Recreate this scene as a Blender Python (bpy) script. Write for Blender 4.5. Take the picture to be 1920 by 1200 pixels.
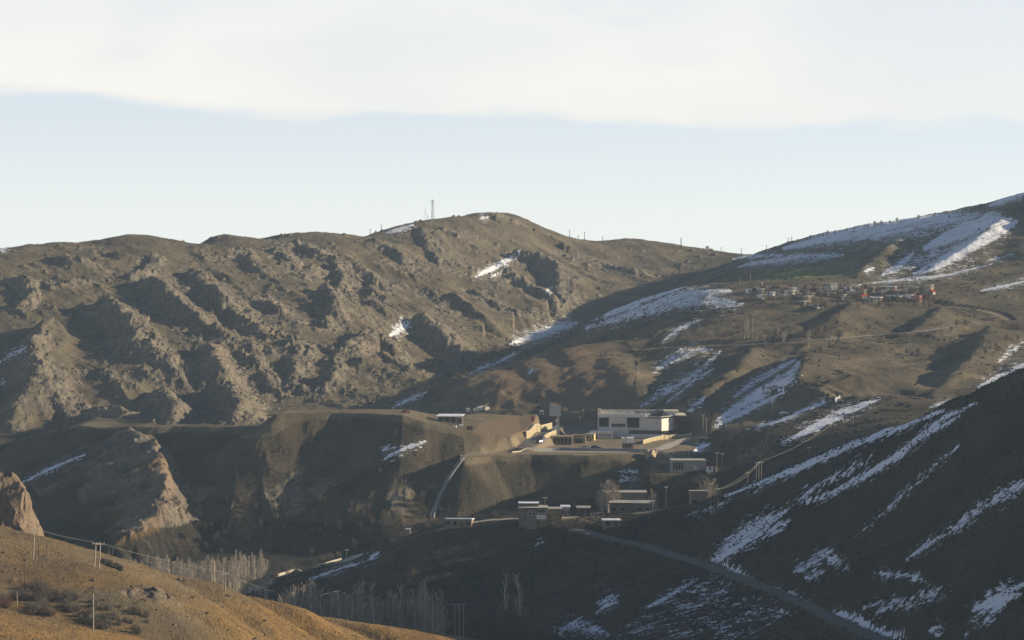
import bpy, math, random
import numpy as np
from mathutils import Vector, Matrix

R = math.radians
scene = bpy.context.scene
for o in list(bpy.data.objects):
    bpy.data.objects.remove(o)

# ------------------------------------------------------------------ camera
F = 5000.0                       # focal length in photo pixels (1920 x 1200)
HORIZON = 470.0                  # photo row of the level line of sight
PITCH = math.atan((600.0 - HORIZON) / F)
cam_data = bpy.data.cameras.new('camera')
cam_data.sensor_width = 36.0
cam_data.lens = 36.0 * F / 1920.0
cam_data.clip_start = 1.0
cam_data.clip_end = 20000.0
cam = bpy.data.objects.new('camera', cam_data)
scene.collection.objects.link(cam)
cam.location = (0, 0, 0)
cam.rotation_euler = (math.pi / 2 - PITCH, 0, 0)
scene.camera = cam

# ------------------------------------------------------------------ light
SUN_ELEV = 15.5
SUN_BACK = 9.0                  # degrees the sun stands beyond the right-hand side
a_, e_ = R(SUN_BACK), R(SUN_ELEV)
SUN = Vector((math.cos(e_) * math.cos(a_), math.cos(e_) * math.sin(a_), math.sin(e_)))
sun_data = bpy.data.lights.new('sun', 'SUN')
sun_data.energy = 5.0
sun_data.angle = R(0.5)
sun_data.color = (1.0, 0.85, 0.63)
sun = bpy.data.objects.new('sun', sun_data)
scene.collection.objects.link(sun)
sun.rotation_euler = (-SUN).to_track_quat('-Z', 'Y').to_euler()

world = bpy.data.worlds.new('World')
scene.world = world
world.use_nodes = True


def build_world():
    nt = world.node_tree
    nt.nodes.clear()
    N = nt.nodes.new
    L = nt.links.new

    def math_(op, a, b=None, c=None, clamp=False):
        n = N('ShaderNodeMath'); n.operation = op; n.use_clamp = clamp
        for i, v in enumerate((a, b, c)):
            if v is None:
                continue
            if isinstance(v, (int, float)):
                n.inputs[i].default_value = v
            else:
                L(v, n.inputs[i])
        return n.outputs[0]

    def mapr(v, a, b, c=0.0, d=1.0):
        n = N('ShaderNodeMapRange'); n.interpolation_type = 'SMOOTHSTEP'
        L(v, n.inputs[0])
        for i, q in enumerate((a, b, c, d)):
            n.inputs[i + 1].default_value = q
        return n.outputs[0]

    tc = N('ShaderNodeTexCoord')
    sp = N('ShaderNodeSeparateXYZ'); L(tc.outputs['Generated'], sp.inputs[0])
    x, y, z = sp.outputs
    zc = math_('MAXIMUM', z, 0.012)
    cb = N('ShaderNodeCombineXYZ'); L(x, cb.inputs[0]); L(y, cb.inputs[1]); L(zc, cb.inputs[2])
    sky = N('ShaderNodeTexSky'); sky.sky_type = 'NISHITA'
    sky.sun_disc = False
    sky.sun_elevation = R(SUN_ELEV)
    # blender: rotation 0 puts the sun at +Y, positive turns towards +X
    sky.sun_rotation = math.atan2(SUN.x, SUN.y)
    sky.altitude = 1500
    sky.air_density = 0.5; sky.dust_density = 0.2; sky.ozone_density = 0.5
    L(cb.outputs[0], sky.inputs[0])
    bg = N('ShaderNodeBackground'); L(sky.outputs[0], bg.inputs[0]); bg.inputs[1].default_value = 0.094
    # high cloud sheet whose lower edge runs level a few degrees over the hills
    az = math_('ARCTAN2', x, y)
    hor = math_('SQRT', math_('ADD', math_('MULTIPLY', x, x), math_('MULTIPLY', y, y)))
    el = math_('ARCTAN2', z, hor)
    c1 = N('ShaderNodeCombineXYZ'); L(az, c1.inputs[0]); L(math_('MULTIPLY', el, 2.2), c1.inputs[1])
    n1 = N('ShaderNodeTexNoise'); n1.inputs['Scale'].default_value = 13.0; n1.inputs['Detail'].default_value = 3.0
    n1.inputs['Roughness'].default_value = 0.42
    L(c1.outputs[0], n1.inputs['Vector'])
    n2 = N('ShaderNodeTexNoise'); n2.inputs['Scale'].default_value = 5.0; n2.inputs['Detail'].default_value = 5.0
    c2 = N('ShaderNodeCombineXYZ'); L(az, c2.inputs[0]); L(math_('MULTIPLY', el, 3.0), c2.inputs[1]); c2.inputs[2].default_value = 3.7
    L(c2.outputs[0], n2.inputs['Vector'])
    n3 = N('ShaderNodeTexNoise'); n3.inputs['Scale'].default_value = 34.0; n3.inputs['Detail'].default_value = 6.0
    c3 = N('ShaderNodeCombineXYZ'); L(az, c3.inputs[0]); L(math_('MULTIPLY', el, 4.0), c3.inputs[1]); c3.inputs[2].default_value = 8.1
    L(c3.outputs[0], n3.inputs['Vector'])
    wav = math_('MULTIPLY', math_('SUBTRACT', n1.outputs[0], 0.5), 0.016)
    wav2 = math_('MULTIPLY', math_('SINE', math_('MULTIPLY', az, 2.0)), -0.0150)
    edge = math_('ADD', math_('ADD', wav, wav2), 0.0468)
    d = math_('SUBTRACT', el, edge)
    low = mapr(math_('ADD', d, math_('MULTIPLY', math_('SUBTRACT', n3.outputs[0], 0.5), 0.010)), -0.0055, 0.0075)
    # the sheet thins out overhead
    thin = math_('ADD', el, math_('MULTIPLY', math_('SUBTRACT', n2.outputs[0], 0.5), 0.5))
    high = mapr(thin, 0.10, 0.30, 1.0, 0.0)
    body = mapr(n2.outputs[0], 0.3, 0.65, 0.80, 1.0)
    mask = math_('MULTIPLY', math_('MULTIPLY', low, high), body)
    veil = mapr(el, -0.01, 0.085, 0.66, 0.48)           # thin high veil that thickens towards the horizon
    mask = math_('MAXIMUM', mask, math_('MULTIPLY', veil, high))
    rim = mapr(d, 0.0, 0.05)
    cm = N('ShaderNodeMix'); cm.data_type = 'RGBA'
    L(rim, cm.inputs[0])
    cm.inputs[6].default_value = (0.95, 0.91, 0.84, 1)
    cm.inputs[7].default_value = (0.87, 0.872, 0.85, 1)
    bc = N('ShaderNodeBackground'); L(cm.outputs[2], bc.inputs[0]); bc.inputs[1].default_value = 0.68
    mx = N('ShaderNodeMixShader'); L(mask, mx.inputs[0]); L(bg.outputs[0], mx.inputs[1]); L(bc.outputs[0], mx.inputs[2])
    out = N('ShaderNodeOutputWorld'); L(mx.outputs[0], out.inputs[0])


build_world()
scene.view_settings.view_transform = 'Standard'
scene.view_settings.look = 'None'
scene.view_settings.gamma = 1.0
scene.view_settings.exposure = 0.65
scene.view_settings.use_curve_mapping = False
scene.cycles.use_denoising = True
scene.cycles.max_bounces = 4
scene.cycles.diffuse_bounces = 2
scene.cycles.volume_bounces = 0
scene.cycles.use_adaptive_sampling = True
scene.cycles.sample_clamp_indirect = 4.0

# ------------------------------------------------------------------ numeric helpers
CP, SP_ = math.cos(PITCH), math.sin(PITCH)


def ray(px, py):
    """photo pixel -> (x per metre of depth, z per metre of depth)"""
    a = (np.asarray(px, float) - 960.0) / F
    b = (600.0 - np.asarray(py, float)) / F
    dy = CP + b * SP_
    return a / dy, (-SP_ + b * CP) / dy


def pt(px, py, Y):
    u, w = ray(px, py)
    return (u * Y, Y, w * Y)


def project(x, y, z):
    fwd = y * CP - z * SP_
    up = y * SP_ + z * CP
    return 960.0 + F * x / fwd, 600.0 - F * up / fwd


_rng = np.random.RandomState(7)
_perm = _rng.permutation(512).astype(np.int64)
_perm = np.concatenate([_perm, _perm])
_ga = _rng.rand(512) * 2 * math.pi
_gx, _gy = np.cos(_ga), np.sin(_ga)


def perlin(x, y, seed=0):
    xi = np.floor(x).astype(np.int64); yi = np.floor(y).astype(np.int64)
    xf = x - xi; yf = y - yi
    u = xf * xf * xf * (xf * (xf * 6 - 15) + 10); v = yf * yf * yf * (yf * (yf * 6 - 15) + 10)

    def g(ix, iy, dx, dy):
        h = _perm[(_perm[(ix + seed * 37) & 511] + iy + seed * 91) & 511]
        return _gx[h] * dx + _gy[h] * dy
    a = g(xi, yi, xf, yf); b = g(xi + 1, yi, xf - 1, yf)
    c = g(xi, yi + 1, xf, yf - 1); d = g(xi + 1, yi + 1, xf - 1, yf - 1)
    return ((a + u * (b - a)) * (1 - v) + (c + u * (d - c)) * v) * 1.5


def fbm(x, y, wl, octv=4, gain=0.5, seed=0, mask=None):
    if mask is not None:
        r = np.zeros(mask.shape); r[mask] = fbm(x[mask], y[mask], wl, octv, gain, seed); return r
    s = 0.0; a = 1.0; t = 0.0
    for k in range(octv):
        f = (2.03 ** k) / wl
        s = s + a * perlin(x * f + 13.7 * k, y * f - 7.1 * k, seed + k)
        t += a; a *= gain
    return s / t


def ridged(x, y, wl, octv=4, gain=0.5, seed=0, mask=None):
    if mask is not None:
        r = np.zeros(mask.shape); r[mask] = ridged(x[mask], y[mask], wl, octv, gain, seed); return r
    s = 0.0; a = 1.0; t = 0.0; w = 1.0
    for k in range(octv):
        f = (2.07 ** k) / wl
        n = 1.0 - np.abs(perlin(x * f + 5.3 * k, y * f + 9.1 * k, seed + k)) * 1.6
        n = np.clip(n, 0, 1) ** 2 * w
        w = np.clip(n * 1.8, 0, 1)
        s = s + a * n; t += a; a *= gain
    return s / t


def cells(x, y, wl, seed=0, mask=None):
    """worley: distance to nearest, a random value of the nearest cell"""
    if mask is not None:
        res = [np.zeros(mask.shape) for _ in range(3)]
        for r, v in zip(res, cells(x[mask], y[mask], wl, seed)):
            r[mask] = v
        return res
    fx, fy = x / wl, y / wl
    xi = np.floor(fx).astype(np.int64); yi = np.floor(fy).astype(np.int64)
    best = np.full(fx.shape, 9.0); val = np.zeros(fx.shape); sec = np.full(fx.shape, 9.0)
    for dx in (-1, 0, 1):
        for dy in (-1, 0, 1):
            ix, iy = xi + dx, yi + dy
            h = _perm[(_perm[(ix + seed * 17) & 511] + iy + seed * 53) & 511]
            jx = ix + (_ga[h] / (2 * math.pi)); jy = iy + (_ga[(h * 7 + 3) & 511] / (2 * math.pi))
            d = np.hypot(fx - jx, fy - jy)
            m = d < best
            sec = np.where(m, best, np.minimum(sec, d))
            val = np.where(m, _ga[(h * 3 + 11) & 511] / (2 * math.pi), val)
            best = np.where(m, d, best)
    return best, sec - best, val


def sstep(a, b, x):
    t = np.clip((x - a) / (b - a), 0, 1)
    return t * t * (3 - 2 * t)


def smax(a, b, k):
    h = np.clip(0.5 + 0.5 * (a - b) / k, 0, 1)
    return b + (a - b) * h + k * h * (1 - h)


class TPS:
    """thin plate surface through scattered survey points"""
    def __init__(self, pts, lam=0.004, scale=100.0):
        p = np.array(pts, float)
        self.s = scale
        self.c = p[:, :2] / scale
        n = len(p)
        K = self._k(self.c[:, None, :] - self.c[None, :, :]) + lam * np.eye(n)
        P = np.hstack([np.ones((n, 1)), self.c])
        A = np.zeros((n + 3, n + 3)); A[:n, :n] = K; A[:n, n:] = P; A[n:, :n] = P.T
        self.w = np.linalg.solve(A, np.concatenate([p[:, 2], np.zeros(3)]))

    @staticmethod
    def _k(d):
        r2 = (d ** 2).sum(-1)
        return 0.5 * r2 * np.log(r2 + 1e-9)

    def __call__(self, x, y):
        sh = np.shape(x)
        q = np.stack([np.ravel(x), np.ravel(y)], 1) / self.s
        out = np.empty(len(q)); n = len(self.c)
        for i in range(0, len(q), 20000):
            b = q[i:i + 20000]
            out[i:i + 20000] = self._k(b[:, None, :] - self.c[None]) @ self.w[:n] + self.w[n] + b @ self.w[n + 1:]
        return out.reshape(sh)


def seg_dist(x, y, poly):
    """distance to a polyline, parameter (0..n-1) and side (+ = right of travel)"""
    best = np.full(x.shape, 1e9); par = np.zeros(x.shape); side = np.ones(x.shape)
    for i in range(len(poly) - 1):
        ax, ay = poly[i][0], poly[i][1]; bx, by = poly[i + 1][0], poly[i + 1][1]
        dx, dy = bx - ax, by - ay
        l2 = dx * dx + dy * dy + 1e-9
        t = np.clip(((x - ax) * dx + (y - ay) * dy) / l2, 0, 1)
        ex, ey = x - (ax + t * dx), y - (ay + t * dy)
        d = np.hypot(ex, ey)
        m = d < best
        best = np.where(m, d, best); par = np.where(m, i + t, par)
        side = np.where(m, np.sign(dy * ex - dx * ey + 1e-12), side)
    return best, par, side


def inside(x, y, poly):
    c = np.zeros(np.shape(x), bool)
    n = len(poly); j = n - 1
    for i in range(n):
        xi, yi = poly[i][0], poly[i][1]; xj, yj = poly[j][0], poly[j][1]
        m = ((yi > y) != (yj > y)) & (x < (xj - xi) * (y - yi) / (yj - yi + 1e-12) + xi)
        c ^= m
        j = i
    return c


def catmull(pts, n=6):
    p = np.array(pts, float); out = []
    q = np.vstack([2 * p[0] - p[1], p, 2 * p[-1] - p[-2]])
    for i in range(1, len(q) - 2):
        for t in np.linspace(0, 1, n, endpoint=False):
            out.append(0.5 * ((2 * q[i]) + (-q[i - 1] + q[i + 1]) * t + (2 * q[i - 1] - 5 * q[i] + 4 * q[i + 1] - q[i + 2]) * t * t
                              + (-q[i - 1] + 3 * q[i] - 3 * q[i + 1] + q[i + 2]) * t ** 3))
    out.append(p[-1])
    return np.array(out)


# ------------------------------------------------------------------ terrain: the grid
cols = np.concatenate([np.linspace(-1500, -170, 48, endpoint=False), np.arange(-170, 2095, 1.85), np.linspace(2096, 3900, 60)])
rows = np.concatenate([np.linspace(300, 400, 12, endpoint=False), np.linspace(400, 640, 130, endpoint=False), np.linspace(640, 900, 160, endpoint=False),
                       np.linspace(900, 1140, 170, endpoint=False), np.linspace(1140, 1720, 235, endpoint=False),
                       np.linspace(1720, 2160, 95, endpoint=False), np.linspace(2160, 2600, 10)])
UC = (cols - 960.0) / F / CP
NX, NY = len(UC), len(rows)
GX = UC[None, :] * rows[:, None]
GY = np.repeat(rows[:, None], NX, 1)

# coarse copy for the survey surfaces
uc_c = np.linspace(UC[0], UC[-1], 260)
uc_c = np.unique(np.concatenate([np.linspace(UC[0], UC[-1], 90), np.linspace(-0.235, 0.235, 380)]))
rows_c = np.interp(np.linspace(0, NY - 1, 280), np.arange(NY), rows)


def to_fine(fn):
    cx = uc_c[None, :] * rows_c[:, None]; cy = np.repeat(rows_c[:, None], len(uc_c), 1)
    c = fn(cx, cy)
    r = np.interp(rows, rows_c, np.arange(len(rows_c))); k = np.interp(UC, uc_c, np.arange(len(uc_c)))
    r0 = np.minimum(r.astype(int), len(rows_c) - 2); k0 = np.minimum(k.astype(int), len(uc_c) - 2)
    fr = (r - r0)[:, None]; fk = (k - k0)[None, :]
    A = c[r0][:, k0]; B = c[r0][:, k0 + 1]; C = c[r0 + 1][:, k0]; D = c[r0 + 1][:, k0 + 1]
    return (A * (1 - fk) + B * fk) * (1 - fr) + (C * (1 - fk) + D * fk) * fr


_rk = np.arange(NY)


def sample(G, x, y):
    x = np.asarray(x, float); y = np.asarray(y, float)
    r = np.interp(y, rows, _rk); k = np.interp(x / y, UC, np.arange(NX))
    r0 = np.minimum(r.astype(int), NY - 2); k0 = np.minimum(k.astype(int), NX - 2)
    fr = r - r0; fk = k - k0
    return (G[r0, k0] * (1 - fk) + G[r0, k0 + 1] * fk) * (1 - fr) + (G[r0 + 1, k0] * (1 - fk) + G[r0 + 1, k0 + 1] * fk) * fr


def hit(px, py, G=None, lift=0.0, ymin=300.0, ymax=2600.0):
    """first ground point seen at a photo pixel (lift: height of the point over the ground)"""
    G = Z if G is None else G
    u, w = ray(px, py)
    ys = np.arange(ymin, ymax, 0.8)
    g = sample(G, u * ys, ys) + lift
    m = g >= w * ys
    i = int(np.argmax(m)) if m.any() else int(np.argmin(w * ys - g))
    if i > 0 and m.any():
        a = w * ys[i - 1] - g[i - 1]; b = g[i] - w * ys[i]
        t = a / (a + b + 1e-9); Y = ys[i - 1] + 0.8 * t
    else:
        Y = ys[i]
    return np.array([u * Y, Y, float(sample(G, u * Y, Y))])


def ground(x, y):
    return float(sample(Z, x, y))
# ------------------------------------------------------------------ terrain: survey points (photo column, photo row, distance)
def P3(lst):
    return [pt(*q) for q in lst]


SKYLINE = [(-400, 500, 1560), (-150, 485, 1580), (0, 465, 1600), (60, 458, 1620), (115, 452, 1640), (172, 458, 1640), (205, 443, 1660), (270, 439, 1670),
           (310, 450, 1680), (350, 463, 1700), (385, 445, 1750), (440, 440, 1760), (490, 450, 1770), (535, 434, 1790), (575, 437, 1800),
           (600, 435, 1800), (640, 444, 1830), (700, 437, 1880), (745, 425, 1920), (790, 415, 1950), (830, 411, 1980), (880, 402, 2020),
           (940, 398, 2050), (985, 412, 2060), (1030, 433, 2080), (1070, 446, 2090), (1130, 451, 2100), (1180, 445, 2100), (1230, 452, 2110),
           (1300, 464, 2120), (1350, 474, 2130), (1395, 481, 2130), (1420, 475, 2060), (1480, 457, 1980), (1560, 436, 1900), (1640, 421, 1850),
           (1700, 411, 1820), (1780, 399, 1780), (1850, 389, 1760), (1895, 371, 1745), (1920, 361, 1730), (2050, 335, 1710), (2300, 300, 1700)]
base_pts = P3(SKYLINE)
base_pts += [(x * (y + 190) / y, y + 190, z - 42) for x, y, z in P3(SKYLINE)] + [(x * (y + 45) / y, y + 45, z - 7) for x, y, z in P3(SKYLINE)]
base_pts += P3([
    # foot of the rocky mountain and the gully beside it
    (-400, 860, 1230), (0, 832, 1250), (120, 815, 1260), (250, 800, 1280), (380, 795, 1290), (500, 785, 1300), (620, 780, 1310), (740, 768, 1320), (800, 742, 1380),
    (860, 712, 1450), (910, 680, 1530), (960, 652, 1600), (1010, 620, 1680), (1060, 590, 1760), (1150, 560, 1830), (1250, 530, 1900), (1330, 508, 1980),
    # its flank
    (-300, 650, 1390), (0, 650, 1400), (0, 560, 1480), (120, 620, 1430), (120, 530, 1530), (250, 620, 1440), (250, 530, 1540), (400, 700, 1380), (400, 600, 1480),
    (400, 520, 1590), (550, 690, 1400), (550, 600, 1500), (550, 510, 1630), (700, 680, 1420), (700, 600, 1540), (700, 510, 1700), (850, 620, 1580),
    (850, 550, 1700), (850, 480, 1840), (960, 560, 1760), (960, 490, 1880), (1060, 520, 1880), (1100, 485, 1990), (1180, 500, 1980), (1280, 490, 2040),
    # brown hillocks in the middle
    (900, 772, 1262), (1050, 772, 1258), (1180, 766, 1250), (1090, 649, 1345), (1150, 660, 1335), (1010, 674, 1335), (950, 690, 1325), (880, 703, 1320),
    (1000, 730, 1290), (1100, 720, 1290), (1180, 725, 1268), (920, 740, 1290),
    # flank under the far village
    (1000, 642, 1555), (1100, 612, 1510), (1200, 572, 1490), (1290, 540, 1490), (1370, 532, 1490), (1180, 640, 1450), (1250, 600, 1420), (1300, 570, 1430),
    (1400, 507, 1800), (1390, 490, 2010), (1460, 515, 1640), (1520, 512, 1620), (1600, 515, 1580),
    (1420, 540, 1470), (1500, 537, 1470), (1650, 537, 1465), (1750, 541, 1460), (1900, 541, 1450), (2200, 535, 1430),
    (1560, 470, 1740), (1700, 470, 1640), (1850, 450, 1600), (1780, 500, 1540), (1640, 505, 1560), (1920, 430, 1620), (1920, 500, 1520),
    (1350, 585, 1390), (1400, 590, 1380), (1500, 592, 1375), (1600, 590, 1375), (1700, 585, 1380), (1770, 585, 1390), (1870, 592, 1380), (1920, 600, 1370), (2200, 610, 1360),
    (1290, 650, 1325), (1400, 647, 1315), (1500, 642, 1315), (1600, 632, 1330), (1720, 622, 1340), (1850, 635, 1320),
    (1250, 700, 1292), (1300, 700, 1275), (1230, 745, 1235), (1210, 768, 1215), (1240, 790, 1180), (1350, 720, 1240), (1300, 806, 1160), (1400, 760, 1180), (1500, 662, 1285), (1480, 720, 1215), (1560, 665, 1275), (1600, 690, 1235),
    (1650, 705, 1215), (1700, 735, 1180), (1560, 740, 1180), (1800, 695, 1265), (1880, 685, 1255), (1920, 690, 1235), (1750, 728, 1210), (2200, 700, 1220),
    (1340, 810, 1130), (1450, 795, 1130), (1560, 790, 1130), (1700, 780, 1130), (1900, 770, 1130), (2200, 760, 1130),
])
base_pts += [(-330, 640, -104), (-330, 900, -110), (-330, 1050, -108), (-150, 700, -112), (-100, 800, -113), (-120, 900, -113), (-110, 985, -115), (-60, 980, -115),
             (0, 700, -114), (0, 960, -112), (0, 1060, -100), (100, 960, -100), (200, 960, -92), (-150, 1120, -108), (-60, 1180, -98), (60, 1180, -92), (-240, 1120, -100),
             (60, 780, -112), (160, 760, -105), (300, 900, -80), (300, 500, -100), (0, 520, -116), (-200, 400, -90), (0, 350, -110), (250, 330, -110),
             (-500, 2600, -80), (0, 2600, -70), (500, 2600, -60), (30, 1425, -66), (0, 1420, -66), (-20, 1400, -70), (150, 1170, -88)]

near_pts = P3([
    (-400, 925, 600), (-150, 955, 590), (0, 985, 580), (100, 1008, 580), (170, 1030, 580), (230, 1046, 582), (345, 1090, 592), (440, 1120, 600), (520, 1140, 605), (640, 1162, 610),
    (760, 1180, 615), (880, 1196, 620), (1000, 1216, 622), (1100, 1260, 620),
    (0, 1060, 530), (150, 1075, 528), (300, 1105, 535), (0, 1118, 505), (110, 1105, 512), (260, 1120, 510), (400, 1150, 545),
    (300, 1190, 500), (400, 1200, 510), (520, 1190, 555), (640, 1200, 575), (500, 1250, 520),
    (0, 1150, 438), (100, 1166, 440), (200, 1187, 442), (300, 1210, 445), (-200, 1125, 430),
    (0, 1230, 405), (200, 1260, 405), (-200, 1210, 400)])
near_pts += [(-92, 470, -66.5), (-70, 470, -68.5), (-52, 474, -70.5), (-35, 480, -74), (-10, 470, -85), (30, 520, -105), (60, 600, -118), (0, 680, -118), (-60, 665, -112),
             (-130, 660, -102), (-220, 680, -100), (-90, 330, -68), (30, 330, -110), (-200, 330, -64), (120, 560, -140), (120, 400, -140), (0, 800, -150), (-200, 800, -140)]

spur_pts = P3([
    # crest of the dark slope on the right
    (1340, 930, 868), (1420, 900, 850), (1500, 868, 830), (1600, 825, 800), (1680, 795, 775), (1760, 765, 750), (1840, 735, 722), (1920, 710, 700), (2050, 664, 690), (2300, 590, 680),
    (1500, 1000, 752), (1420, 1000, 775), (1340, 1000, 802), (1600, 980, 735), (1600, 1080, 688), (1760, 950, 680), (1760, 1080, 640), (1760, 1200, 610), (1920, 830, 668), (1920, 950, 636), (1920, 1200, 588), (2100, 950, 620), (2100, 1200, 580),
    (1700, 880, 720), (1420, 1096, 726),
    # road
    (1200, 1020, 830), (1350, 1070, 760), (1500, 1130, 690), (1640, 1195, 640), (1750, 1240, 600),
    # spur with the hamlet
    (560, 1085, 890), (640, 1057, 895), (740, 1017, 890), (830, 987, 885), (910, 975, 882), (990, 968, 880), (1100, 968, 880), (1200, 960, 884), (1300, 950, 876),
    (640, 1110, 862), (700, 1080, 858), (700, 1150, 812), (900, 1060, 850), (900, 1160, 800), (1050, 1040, 845), (1050, 1130, 790), (1050, 1190, 752), (1200, 1100, 760),
    (1200, 1195, 695), (1350, 1150, 705), (1500, 1200, 645), (1120, 1000, 850), (1200, 985, 856), (1300, 985, 835)])
spur_pts += [(x * (y + 85) / y, y + 85, z - 30) for x, y, z in P3([(1340, 930, 868), (1500, 868, 830), (1600, 825, 800), (1760, 765, 750), (1920, 710, 700), (2300, 590, 680)])]
spur_pts += [(-62, 960, -118), (-25, 965, -116), (10, 955, -108), (40, 955, -103), (-90, 900, -116), (-75, 840, -118), (-30, 770, -117), (0, 730, -116), (30, 680, -108), (60, 610, -105), (80, 540, -108),
             (180, 480, -95), (300, 480, -60), (-160, 900, -150), (-120, 700, -150), (-160, 1000, -150), (-40, 1080, -150), (100, 1060, -150), (0, 560, -140), (350, 700, 10), (300, 790, -30), (205, 830, -60), (245, 920, -40), (320, 905, -25), (240, 990, -45), (420, 740, -5), (460, 640, 5), (500, 820, -10), (480, 960, -20), (330, 1080, -50)]  # unseen ground right of the frame, heights shaped to steer sun and shadow

m_pts = P3([(1290, 872, 1020), (1340, 838, 1040), (1400, 806, 1050), (1480, 779, 1060), (1560, 760, 1070), (1620, 746, 1078), (1665, 741, 1082), (1720, 749, 1080), (1770, 746, 1080), (1850, 740, 1080), (1950, 735, 1080), (2300, 715, 1080),
            (1340, 912, 975), (1430, 893, 965), (1500, 868, 965), (1600, 830, 968), (1700, 800, 965), (1900, 780, 960),
            (1450, 835, 1010), (1560, 800, 1025), (1650, 778, 1035), (1750, 780, 1020), (1300, 900, 975)])
m_pts += [(x * (y + 60) / y, y + 60, z - 17) for x, y, z in P3([(1290, 872, 1020), (1400, 806, 1050), (1560, 760, 1070), (1665, 741, 1082), (1770, 746, 1080), (1950, 735, 1080), (2300, 715, 1080)])]
m_pts += [(60, 900, -115), (120, 880, -105), (220, 860, -90), (30, 960, -125), (30, 1080, -125), (330, 900, -80), (100, 1200, -110), (300, 1250, -95)]

Zb = to_fine(TPS(base_pts))
Zn = to_fine(TPS(near_pts))
Zs = to_fine(TPS(spur_pts))
Zm = to_fine(TPS(m_pts))
u_px = 960 + GX / GY * F * CP
Zn = np.where(u_px > 1150, Zn - (u_px - 1150) * 0.15, Zn); Zn = Zn - np.clip(GY - 690, 0, 400) * 0.3
Zs = Zs - np.clip(GY - np.where(GX > 150, 1040, 985), 0, 500) * 0.4 - np.clip(520 - u_px, 0, 800) * 0.1
Zm = Zm - np.clip(GY - 1150, 0, 500) * 0.3 - np.clip(1262 - u_px, 0, 800) * 0.3 - np.clip(925 - GY, 0, 500) * 0.3

# terraces: crisp lips with cut faces ----------------------------------------------------------------
def terrace(poly, ztop, slope, wob=3.0, seed=3, rim=1.5):
    """poly in plan; ztop number or function; slope number or function of side distance"""
    x0 = min(p[0] for p in poly) - 190; x1 = max(p[0] for p in poly) + 190
    y0 = min(p[1] for p in poly) - 190; y1 = max(p[1] for p in poly) + 190
    m = (GX > x0) & (GX < x1) & (GY > y0) & (GY < y1)
    out = np.full(GX.shape, -400.0)
    x, y = GX[m], GY[m]
    wx = x + wob * fbm(x, y, 28, 3, 0.5, seed); wy = y + wob * fbm(x, y, 24, 3, 0.5, seed + 5)
    d, t, s = seg_dist(wx, wy, poly + [poly[0]])
    d = np.where(inside(wx, wy, poly), 0.0, d)
    sl = slope(x, y) if callable(slope) else slope
    zt = ztop(x, y) if callable(ztop) else ztop
    prof = np.where(d < rim, d * d / (2 * rim), d - rim / 2) * sl
    # foot of the face flattens a little
    out[m] = zt - prof
    return out


def on_plane(px, py, z):
    u, w = ray(px, py)
    Y = z / w
    return (float(u * Y), float(Y))


ZB = -81.0
lowB = [on_plane(866, 859, ZB), on_plane(915, 854, ZB), on_plane(1000, 852, ZB), on_plane(1100, 853, ZB), on_plane(1180, 852, ZB), on_plane(1216, 850, ZB), on_plane(1250, 858, ZB - 0.0), on_plane(1292, 846, ZB),
        on_plane(1338, 817, ZB), (78, 1178), (56, 1225), (-30, 1250), (-30, 1150)]
ZBF = terrace(lowB, ZB, 0.92, 2.0, 3)
xa = [-100, -60, -44, -34, -23.5, -12, -4.3, 3.4, 16, 40]
za = [-66.5, -66.0, -66.3, -69, -71.2, -73.5, -74.7, -75.9, -76, -77]
topA = [pt(524, 778, 1085)[:2], pt(560, 776, 1088)[:2], pt(620, 775, 1090)[:2], pt(690, 776, 1084)[:2], pt(755, 778, 1076)[:2], pt(800, 792, 1070)[:2], pt(850, 803, 1070)[:2], pt(905, 812, 1074)[:2],
        pt(940, 818, 1076)[:2], pt(976, 822, 1078)[:2], pt(988, 814, 1095)[:2], pt(1010, 800, 1125)[:2], pt(1030, 782, 1150)[:2], pt(1010, 775, 1175)[:2], pt(900, 772, 1150)[:2], pt(760, 768, 1112)[:2], pt(540, 766, 1112)[:2]]
topA = [(float(a), float(b)) for a, b in topA]
ZAF = terrace(topA, lambda x, y: np.interp(x, xa, za) + 0.04 * np.clip(y - 1076, 0, 100) * sstep(-32, -10, x), lambda x, y: 0.60 + 1.6 * sstep(-13, 0, x), 2.5, 9)
topC = [pt(-400, 850, 1180)[:2], pt(0, 836, 1160)[:2], pt(90, 812, 1150)[:2], pt(150, 797, 1150)[:2], pt(200, 802, 1140)[:2], pt(250, 800, 1125)[:2], pt(330, 797, 1120)[:2], pt(420, 799, 1112)[:2], pt(500, 803, 1100)[:2], pt(640, 806, 1096)[:2],
        pt(660, 790, 1125)[:2], (-60, 1180), (-95, 1230), (-250, 1250), (-330, 1240)]
topC = [(float(a), float(b)) for a, b in topC]
xc = [pt(q[0], q[1], q[2])[0] for q in [(-400, 850, 1180), (0, 836, 1160), (90, 812, 1150), (150, 797, 1150), (200, 802, 1140), (250, 800, 1125), (420, 799, 1112), (500, 803, 1100)]]
zc_ = [pt(q[0], q[1], q[2])[2] for q in [(-400, 850, 1180), (0, 836, 1160), (90, 812, 1150), (150, 797, 1150), (200, 802, 1140), (250, 800, 1125), (420, 799, 1112), (500, 803, 1100)]]
ZCF = terrace(topC, lambda x, y: np.interp(x, xc, zc_), 0.52, 4.0, 15)
padD = [on_plane(1222, 889, -83.5), on_plane(1300, 889, -83.5), on_plane(1350, 888, -83.5), on_plane(1375, 884, -83.5), on_plane(1350, 862, -83.5), on_plane(1225, 862, -83.5)]
ZDF = terrace(padD, -83.5, 0.75, 1.5, 21)

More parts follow.
